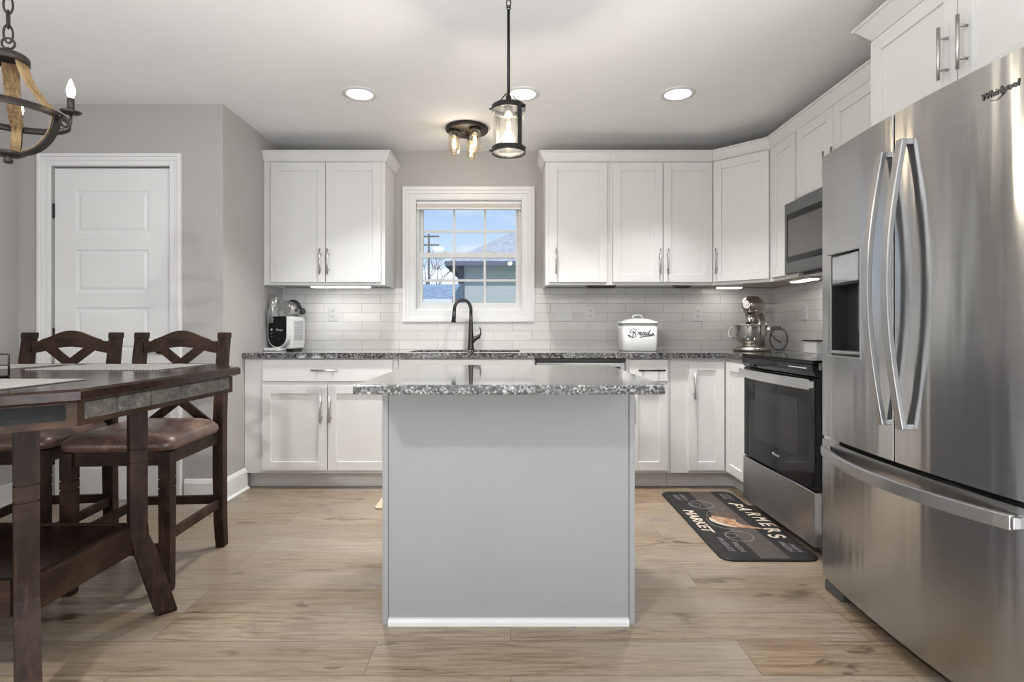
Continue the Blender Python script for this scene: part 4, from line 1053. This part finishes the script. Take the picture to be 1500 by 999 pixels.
def placemat(x0, x1, y0, y1, label):
    b = MB(); b.box(x0, x1, y0, y1, TZ+.0004, TZ+.0034); o = b.build('placemat', 'woven', bevel=.001)
    me_ = o
    tag(o, label, 'placemat', 'woven placemats on the table')
placemat(-1.69, -1.22, 1.90, 2.20, 'woven grey placemat at the far side in front of the right chair')
placemat(-2.30, -1.80, 1.90, 2.20, 'woven grey placemat at the far side in front of the left chair')
placemat(-1.62, -1.19, 1.25, 1.535, 'woven grey placemat at the near side of the table, cut by the left frame edge')
t = thing('napkin_holder', (-1.56, 1.61, TZ), 'black wire napkin holder at the left edge of the table', 'napkin holder')
b = MB(); z0 = TZ+.003
for yy in (1.585, 1.635):
    b.tube([(-1.62, yy, z0), (-1.62, yy, z0+.065), (-1.502, yy, z0+.065), (-1.502, yy, z0)], .003, 8); b.tube([(-1.62, yy, z0+.032), (-1.502, yy, z0+.032)], .002, 6)
for xx in (-1.62, -1.502): b.tube([(xx, 1.585, z0), (xx, 1.635, z0)], .003, 8)
b.build('wire_frame', 'black_metal', t)
b = MB(); b.box(-1.61, -1.512, 1.59, 1.630, z0, z0+.002); b.build('base_plate', 'black_metal', t)

# ------------------------------------------------------------ chairs (origin at the seat centre, backrest towards +y)
ch = thing('dining_chair', (0, 0, 0), 'dining chair with brown leather seat and crossed back, nearer the kitchen cabinets', 'chair', 'counter-height dining chairs')
SW = .215
for s in (-1, 1):
    b = MB(); a = .024; x = s*(SW-.020)
    path = [(.265, 0, .021), (.250, .12, .023), (.243, .35, a), (.243, .60, a), (.262, .85, a-.001), (.290, 1.010, a-.002)]
    b.loft([[(x-w_, y-w_*1.1, z), (x+w_, y-w_*1.1, z), (x+w_, y+w_*1.1, z), (x-w_, y+w_*1.1, z)] for y, z, w_ in path])
    b.build('back_post', 'wood_z', ch, bevel=.003, seg=1)
    b = MB(); yy = .2925
    def sq(w_, z, yc): return [(x-w_, yc-w_*1.1, z), (x+w_, yc-w_*1.1, z), (x+w_, yc+w_*1.1, z), (x-w_, yc+w_*1.1, z)]
    b.loft([sq(.0205, 1.009, .290), sq(.0205, 1.013, .291), sq(.0228, 1.014, .291), sq(.0228, 1.038, .294), sq(.020, 1.042, .295)]); b.build('post_cap', 'wood_z', ch)
    b = MB(); xf = s*(SW-.028); a = .023
    prof = [(0, .019), (.02, .021), (.417, a), (.418, a-.003), (.421, a-.003), (.422, a), (.454, a), (.455, a-.003), (.458, a-.003), (.459, a), (.565, a)]
    b.loft([[(xf-w_, -.20-w_, z), (xf+w_, -.20-w_, z), (xf+w_, -.20+w_, z), (xf-w_, -.20+w_, z)] for z, w_ in prof]); b.build('front_leg', 'wood_z', ch)
    b = MB(); b.box(xf-.010, xf+.010, -.177, .219, .510, .566); b.build('seat_rail', 'wood_y', ch, bevel=.002)
    b = MB(); b.loft([[(xf-.010, -.177, .200), (xf+.010, -.177, .200), (xf+.010, -.177, .240), (xf-.010, -.177, .240)], [(x-.010, .22, .200), (x+.010, .22, .200), (x+.010, .22, .240), (x-.010, .22, .240)]]); b.build('side_stretcher', 'wood_y', ch, bevel=.002)
b = MB(); b.box(-SW+.052, SW-.052, -.212, -.190, .510, .566); b.build('seat_rail', 'wood_x', ch, bevel=.002)
b = MB(); b.box(-SW+.045, SW-.045, .232, .254, .510, .566); b.build('seat_rail', 'wood_x', ch, bevel=.002)
b = MB(); b.box(-SW+.052, SW-.052, -.212, -.190, .150, .192); b.build('foot_rail', 'wood_x', ch, bevel=.002)
b = MB(); b.box(-SW+.045, SW-.045, .232, .254, .215, .255); b.build('foot_rail', 'wood_x', ch, bevel=.002)
# crest rail with raised arch
b = MB(); rings = []; N_ = 32; hw = SW-.0435
for k in range(N_+1):
    u = -1+2*k/N_; x = u*hw; sh = 1/(1+math.exp((abs(u)-.78)*60))
    arch = math.cos(u*PI/2*.98)
    zt_ = .999 + sh*(.009+.043*(.5+.5*math.cos(min(1, abs(u)/.82)*PI))**.85); zb_ = .940+.032*arch**1.4
    yc = .274+.0
    rings.append([(x, yc-.011, zb_), (x, yc+.011, zb_), (x, yc+.017, zt_), (x, yc-.005, zt_)])
b.loft(rings); b.build('crest_rail', 'wood_x', ch, bevel=.002)
def bar(b, xa, za, xb, zb, w_=.040, th=.016, dy=0):
    ya = .243+.030*max(0, za-.60)/.40+dy; yb2 = .243+.030*max(0, zb-.60)/.40+dy
    d = Vector((xb-xa, zb-za)).normalized(); nx, nz = -d.y*w_/2, d.x*w_/2
    b.loft([[(xa+nx, ya-th/2, za+nz), (xa-nx, ya-th/2, za-nz), (xa-nx, ya+th/2, za-nz), (xa+nx, ya+th/2, za+nz)], [(xb+nx, yb2-th/2, zb+nz), (xb-nx, yb2-th/2, zb-nz), (xb-nx, yb2+th/2, zb-nz), (xb+nx, yb2+th/2, zb+nz)]])
b = MB(); bar(b, -.098, .972, .105, .800); bar(b, .098, .972, -.105, .800, dy=.001, th=.0145)
b.build('cross_back', 'wood_z', ch, bevel=.0015)
b = MB(); bar(b, -.105, .805, .155, .590); bar(b, .105, .805, -.155, .590, dy=.001, th=.0145); b.build('cross_back', 'wood_z', ch, bevel=.0015)
b = MB(); b.box(-SW+.045, SW-.045, .230, .252, .585, .610); b.build('lower_back_rail', 'wood_x', ch, bevel=.002)
# cushion
b = MB()
def cush(e, z, r=.06): return rrect(-SW-.004+e, SW+.004-e, -.235+e, .215-e*.6, r, z, 8)
b.loft([cush(.012, .567), cush(.003, .573), cush(-.002, .582), cush(-.004, .594), cush(.001, .608), cush(.012, .620), cush(.030, .630, .055), cush(.055, .638, .05), cush(.085, .643, .045), cush(.12, .646, .04), cush(.17, .648, .02)], True, True)
b.build('seat_cushion', 'leather', ch)
c2 = dup(ch, (-2.118, 2.40, 0), math.radians(7), 'dining chair with brown leather seat and crossed back, the left one nearest the frame edge')
ch.location = (-1.586, 2.39, 0); ch.rotation_euler = (0, 0, math.radians(4))

# ------------------------------------------------------------ chandelier
cx, cy = -1.656, 1.8
t = thing('chandelier', (cx, cy, 2.44), 'orb chandelier of weathered oak straps and dark iron with lit candle bulbs', 'chandelier')
def link(b, z, rot, h=.030, w_=.011, r=.0024, c=(cx, cy)):
    pts = []
    for k in range(16):
        a = 2*PI*k/16; u = w_*math.cos(a); vv = h*math.sin(a)
        pts.append((c[0]+u*math.cos(rot), c[1]+u*math.sin(rot), z+vv))
    b.tube(pts, r, 6, closed=True)
b = MB(); z = 2.03; k = 0
while z < 2.42: link(b, z, .5+k*PI/2, .030, .012, .0032); z += .048; k += 1
b.build('chain', 'bronze', t)
b = MB(); b.lathe([(.06, 2.4395), (.06, 2.425), (.02, 2.41), (.006, 2.405)], (cx, cy, 0), 28, True); b.build('ceiling_canopy', 'bronze', t)
b = MB(); link(b, 1.998, .3, .018, .018, .0035); b.lathe([(.004, 1.985), (.012, 1.978), (.012, 1.970), (.05, 1.962), (.056, 1.955), (.056, 1.935), (.050, 1.935), (.048, 1.950), (.0, 1.955)], (cx, cy, 0), 32); b.build('top_ring', 'bronze', t)
RR = .158; ZR = 1.764
b = MB(); b.lathe([(RR+.004, ZR-.011), (RR+.004, ZR+.011), (RR, ZR+.011), (RR, ZR-.011), (RR+.004, ZR-.011)], (cx, cy, 0), 56)
b.build('middle_ring', 'bronze', t)
b = MB(); b.lathe([(.0, 1.606), (.010, 1.604), (.014, 1.612), (.008, 1.622), (.030, 1.626), (.046, 1.636), (.040, 1.640), (.0, 1.645)], (cx, cy, 0), 24); b.build('bottom_hub', 'bronze', t)
angs = [math.radians(a) for a in (4, 124, 244)]
for a in angs:
    ca, sa = math.cos(a), math.sin(a)
    path = []
    for k in range(15):
        s = k/14; r_ = .040+(RR-.010-.040)*(s**2.0*.75+s*.25); z = 1.948+(1.770-1.948)*s
        path.append((cx+ca*r_, cy+sa*r_, z))
    b = MB(); b.ribbon(path, [.046-.010*(k/14) for k in range(15)], .008, (-sa, ca, 0)); b.build('oak_strap', 'barrel_wood', t)
    b = MB(); path = []
    for k in range(13):
        s = k/12; q = s*PI/2; path.append((cx+ca*(.034+(RR-.038)*math.cos(q)), cy+sa*(.034+(RR-.038)*math.cos(q)), 1.770-.135*math.sin(q)))
    b.ribbon(path, .030, .006, (-sa, ca, 0)); b.build('iron_strap', 'bronze', t)
    b = MB(); b.ribbon([(cx+(q_[0]-cx)*.955, cy+(q_[1]-cy)*.955, q_[2]+.004) for q_ in path], .027, .003, (-sa, ca, 0)); b.build('oak_lining', 'barrel_wood', t)
for a in angs:
    a2 = a; ca, sa = math.cos(a2), math.sin(a2)
    def pt(r_, z): return (cx+ca*r_, cy+sa*r_, z)
    arm = MB(); arm.tube([pt(RR+.002, ZR), pt(RR+.004, 1.745), pt(RR+.010, 1.733), pt(RR+.020, 1.728), pt(RR+.032, 1.733), pt(RR+.038, 1.745), pt(RR+.038, 1.775)], .0045, 8)
    arm.cyl(pt(RR-.006, ZR), pt(RR+.010, ZR), .006)
    ar = arm.build('candle_arm', 'bronze', t)
    R2 = RR+.038
    b = MB(); b.lathe([(.004, 1.770), (.022, 1.772), (.030, 1.779), (.028, 1.780), (.008, 1.776)], pt(R2, 0), 24); b.build('drip_cup', 'bronze', ar)
    b = MB(); b.lathe([(.0105, 1.776), (.0105, 1.822), (.008, 1.824)], pt(R2, 0), 16, True); b.build('candle_sleeve', 'bronze', ar)
    b = MB(); b.lathe([(.006, 1.823), (.010, 1.832), (.0125, 1.845), (.0105, 1.862), (.005, 1.878), (.001, 1.888)], pt(R2, 0), 16, True); b.build('candle_bulb', 'candle', ar)

# ------------------------------------------------------------ pendant
px_, py_ = -.008, 2.15
t = thing('pendant_light', (px_, py_, 2.44), 'black lantern pendant with seeded glass cylinder hanging over the island', 'pendant light')
b = MB(); b.lathe([(.06, 2.4395), (.06, 2.422), (.012, 2.412), (.004, 2.405)], (px_, py_, 0), 28, True); b.build('ceiling_canopy', 'black_metal', t)
b = MB()
for k, z in enumerate((2.395, 2.368, 2.341)): link(b, z, k*PI/2, .018, .008, .0026, (px_, py_))
b.build('chain', 'black_metal', t)
b = MB(); b.cyl((px_, py_, 1.972), (px_, py_, 2.315), .0058, n=12); link(b, 2.322, .3, .009, .007, .0025, (px_, py_)); b.lathe([(.0058, 1.98), (.011, 1.972), (.011, 1.945), (.03, 1.935), (.03, 1.930)], (px_, py_, 0), 20, True); b.build('rod', 'black_metal', t)
RP = .0665
def band(b, r_, z0, z1, th=.0025): b.lathe([(r_, z0), (r_, z1), (r_-th, z1), (r_-th, z0), (r_, z0)], (px_, py_, 0), 40)
b = MB(); band(b, RP, 1.913, 1.934); b.lathe([(0, 1.933), (RP-.004, 1.933), (RP-.004, 1.935), (0, 1.936)], (px_, py_, 0), 40); b.build('top_band', 'black_metal', t)
b = MB(); band(b, RP, 1.749, 1.771); b.build('bottom_band', 'black_metal', t)
b = MB(); b.lathe([(RP-.0055, 1.752), (RP-.0055, 1.931)], (px_, py_, 0), 40); b.build('glass_cylinder', 'jar', t)
for a in (math.radians(-52), math.radians(128)):
    ca, sa = math.cos(a), math.sin(a)
    b = MB(); b.ribbon([(px_+ca*(RP+.002), py_+sa*(RP+.002), 1.75), (px_+ca*(RP+.002), py_+sa*(RP+.002), 1.93)], .020, .003, (-sa, ca, 0)); b.build('side_strap', 'black_metal', t)
for a in (PI*1.02, math.radians(-30)):
    ca, sa = math.cos(a), math.sin(a)
    path = [(px_+ca*(RP+.001), py_+sa*(RP+.001), 1.925), (px_+ca*.052, py_+sa*.052, 1.943), (px_+ca*.030, py_+sa*.030, 1.958), (px_+ca*.018, py_+sa*.018, 1.975), (px_+ca*.008, py_+sa*.008, 1.985)]
    b = MB(); b.ribbon(path, .010, .003, (-sa, ca, 0)); b.build('top_strap', 'black_metal', t)
b = MB()
for z in (1.924, 1.760):
    for a in (PI, math.radians(-30)): b.cyl((px_+math.cos(a)*RP, py_+math.sin(a)*RP, z), (px_+math.cos(a)*(RP+.010), py_+math.sin(a)*(RP+.010), z), .0035, n=8)
b.build('screw', 'black_metal', t)
b = MB(); b.cyl((px_, py_, 1.932), (px_, py_, 1.895), .017); b.build('lamp_socket', 'silver_paint', t)
b = MB(); b.lathe([(.010, 1.895), (.014, 1.885), (.016, 1.865), (.016, 1.80), (.010, 1.788), (.001, 1.785)], (px_, py_, 0), 20, True); b.build('bulb', 'jar_amber', t)
b = MB()
for k in range(5): a = 2*PI*k/5; b.cyl((px_+.006*math.cos(a), py_+.006*math.sin(a), 1.81), (px_+.007*math.cos(a), py_+.007*math.sin(a), 1.872), .0016, n=6)
b.build('filament', 'filament', t)

# ------------------------------------------------------------ flush mount with three jars
fx_, fy_ = -.30, 3.75
t = thing('flush_mount_light', (fx_, fy_, 2.44), 'round bronze ceiling light with three lit glass jars in front of the window', 'ceiling light')
b = MB(); b.lathe([(.145, 2.4395), (.145, 2.418), (.138, 2.414), (0, 2.414)], (fx_, fy_, 0), 48, True); b.build('ceiling_plate', 'bronze', t)
b = MB(); b.cyl((fx_, fy_, 2.414), (fx_, fy_, 2.398), .006); b.cyl((fx_-.03, fy_-.02, 2.414), (fx_-.03, fy_-.02, 2.404), .005); b.build('screw', 'bronze', t)
for a in (192, 312, 72):
    a = math.radians(a); qx, qy = fx_+.088*math.cos(a), fy_+.088*math.sin(a)
    b = MB(); b.lathe([(.0, 2.413), (.040, 2.413), (.042, 2.400), (.036, 2.396), (.0, 2.396)], (qx, qy, 0), 28); cp = b.build('jar_cap', 'bronze', t)
    b = MB(); b.cyl((qx, qy, 2.396), (qx, qy, 2.366), .019); b.build('lamp_socket', 'silver_paint', cp)
    b = MB(); b.lathe([(.036, 2.40), (.0385, 2.39), (.0385, 2.262), (.036, 2.256), (0, 2.254)], (qx, qy, 0), 28); b.build('glass_jar', 'jar_amber', t)
    b = MB(); b.lathe([(.008, 2.366), (.013, 2.352), (.0135, 2.30), (.006, 2.288)], (qx, qy, 0), 16, True); b.build('bulb', 'bulbglass', cp)
    b = MB(); b.cyl((qx+.004, qy-.0145, 2.30), (qx+.004, qy-.0145, 2.352), .0015, n=6); b.cyl((qx-.004, qy-.0145, 2.30), (qx-.004, qy-.0145, 2.352), .0015, n=6); b.build('filament', 'filament', cp)
d = bpy.data.lights.new('flush_glow', 'POINT'); d.energy = 2.5; d.color = (1, .86, .68); d.shadow_soft_size = .06
o = bpy.data.objects.new('flush_glow', d); COL.objects.link(o); o.location = (fx_, fy_-.02, 2.235)
d = bpy.data.lights.new('pendant_glow', 'POINT'); d.energy = 26; d.color = (1, .95, .88); d.shadow_soft_size = .02
o = bpy.data.objects.new('pendant_glow', d); COL.objects.link(o); o.location = (px_, py_, 1.84)

# ------------------------------------------------------------ recessed lights
for x, lab in ((-.884, 'round recessed ceiling light, the left one of the row above the kitchen'), (.07, 'round recessed ceiling light half hidden behind the pendant'), (.98, 'round recessed ceiling light, the right one of the row above the kitchen')):
    t = thing('recessed_light', (x, 3.2, 2.44), lab, 'ceiling light', 'recessed ceiling lights')
    b = MB(); b.lathe([(.100, 2.4395), (.099, 2.434), (.078, 2.431), (.074, 2.436), (.074, 2.4395)], (x, 3.2, 0), 40); b.build('trim_ring', 'white_plastic', t)
    b = MB(); b.lathe([(.0, 2.4345), (.074, 2.4345), (.074, 2.439), (0, 2.439)], (x, 3.2, 0), 40); b.build('diffuser', 'diffuser', t)
    area('recessed_lamp', (x, 3.2, 2.4285), (0, 0, 0), .145, .145, 12, (1, .995, .98), 'DISK', 1.68)

# ------------------------------------------------------------ outside the window
MB().box(-30, 30, YB+.2, 60, -.45, -.35).build('ground_outside', 'grass', kind='structure')
t = thing('neighbor_house', (1.2, 16, -.35), 'grey sided neighboring house with shingled hip roof outside the window', 'house')
hy = 14.0
b = MB(); b.box(-1.28, 8, hy, hy+8, -.35, 2.72); b.build('siding_wall', 'siding', t)
b = MB(); b.box(-1.34, -1.20, hy-.06, hy+.1, -.35, 2.72); b.build('corner_trim', 'dark_trim_out', t)
b = MB(); b.loft([[(-1.6, hy-.45, 2.74), (8.4, hy-.45, 2.74), (8.4, hy+8.4, 2.74), (-1.6, hy+8.4, 2.74)], [(1.12, hy+4, 4.75), (6, hy+4, 4.75), (6, hy+4.05, 4.75), (1.12, hy+4.05, 4.75)]]); b.build('roof', 'shingle', t)
b = MB(); b.box(-1.57, 8.4, hy-.48, hy-.42, 2.64, 2.76); b.box(-1.63, -1.57, hy-.48, hy+8, 2.64, 2.76); b.build('gutter', 'dark_trim_out', t)
b = MB(); b.box(-1.28, 8, hy-.42, hy, 2.70, 2.73); b.build('soffit', 'grey_trim_out', t)
t = thing('garden_shed', (-2.2, 11, -.35), 'low outbuilding with blue grey roof at the lower left of the window view', 'shed')
b = MB(); b.box(-3.4, -1.10, 10.1, 12.6, -.35, 1.56); b.build('wall', 'grey_trim_out', t)
b = MB(); b.prism_x([(9.9, 1.57), (9.9, 1.63), (11.6, 2.02), (13, 1.63), (13, 1.57)], -3.6, -1.07); b.build('roof', 'shingle_blue', t)
b = MB(); b.box(-3.6, -1.06, 9.86, 9.9, 1.53, 1.61); b.build('eave_trim', 'grey_trim_out', t)
t = thing('distant_house', (-5, 27, -.35), 'pale far house with a snowy white roof at the left of the window view', 'house')
b = MB(); b.box(-8, -2.6, 25, 31, -.35, 2.0); b.build('wall', 'grey_trim_out', t)
b = MB(); b.prism_x([(24.5, 2.0), (28, 4.15), (31.5, 2.0)], -8.3, -2.5); b.build('roof', 'haze_roof', t)
t = thing('utility_pole', (-3.37, 22.5, -.35), 'thin utility pole with crossarms at the left of the window view', 'utility pole')
b = MB(); b.cyl((-3.37, 22.5, -.35), (-3.37, 22.5, 5.0), .05, .04, 8); b.build('pole', 'twig', t)
for z in (4.9, 4.55):
    b = MB(); b.box(-4.0, -2.95, 22.47, 22.53, z-.03, z+.03); b.build('crossarm', 'twig', t)
t = thing('bare_tree', (-4.6, 24, -.35), 'bare twiggy treetop at the left edge of the window view', 'tree')
random.seed(5); b = MB()
def twig(p, d, L, r, n):
    q = p+d*L; b.tube([p, q], [r, r*.6], 5)
    if n:
        for _ in range(3):
            dd = (d+Vector((random.uniform(-.7, .7), random.uniform(-.4, .4), random.uniform(-.2, .5)))).normalized(); twig(q, dd, L*.62, r*.6, n-1)
twig(Vector((-3.9, 24, -.35)), Vector((0, 0, 1)), 2.1, .06, 4); b.build('branches', 'twig', t)
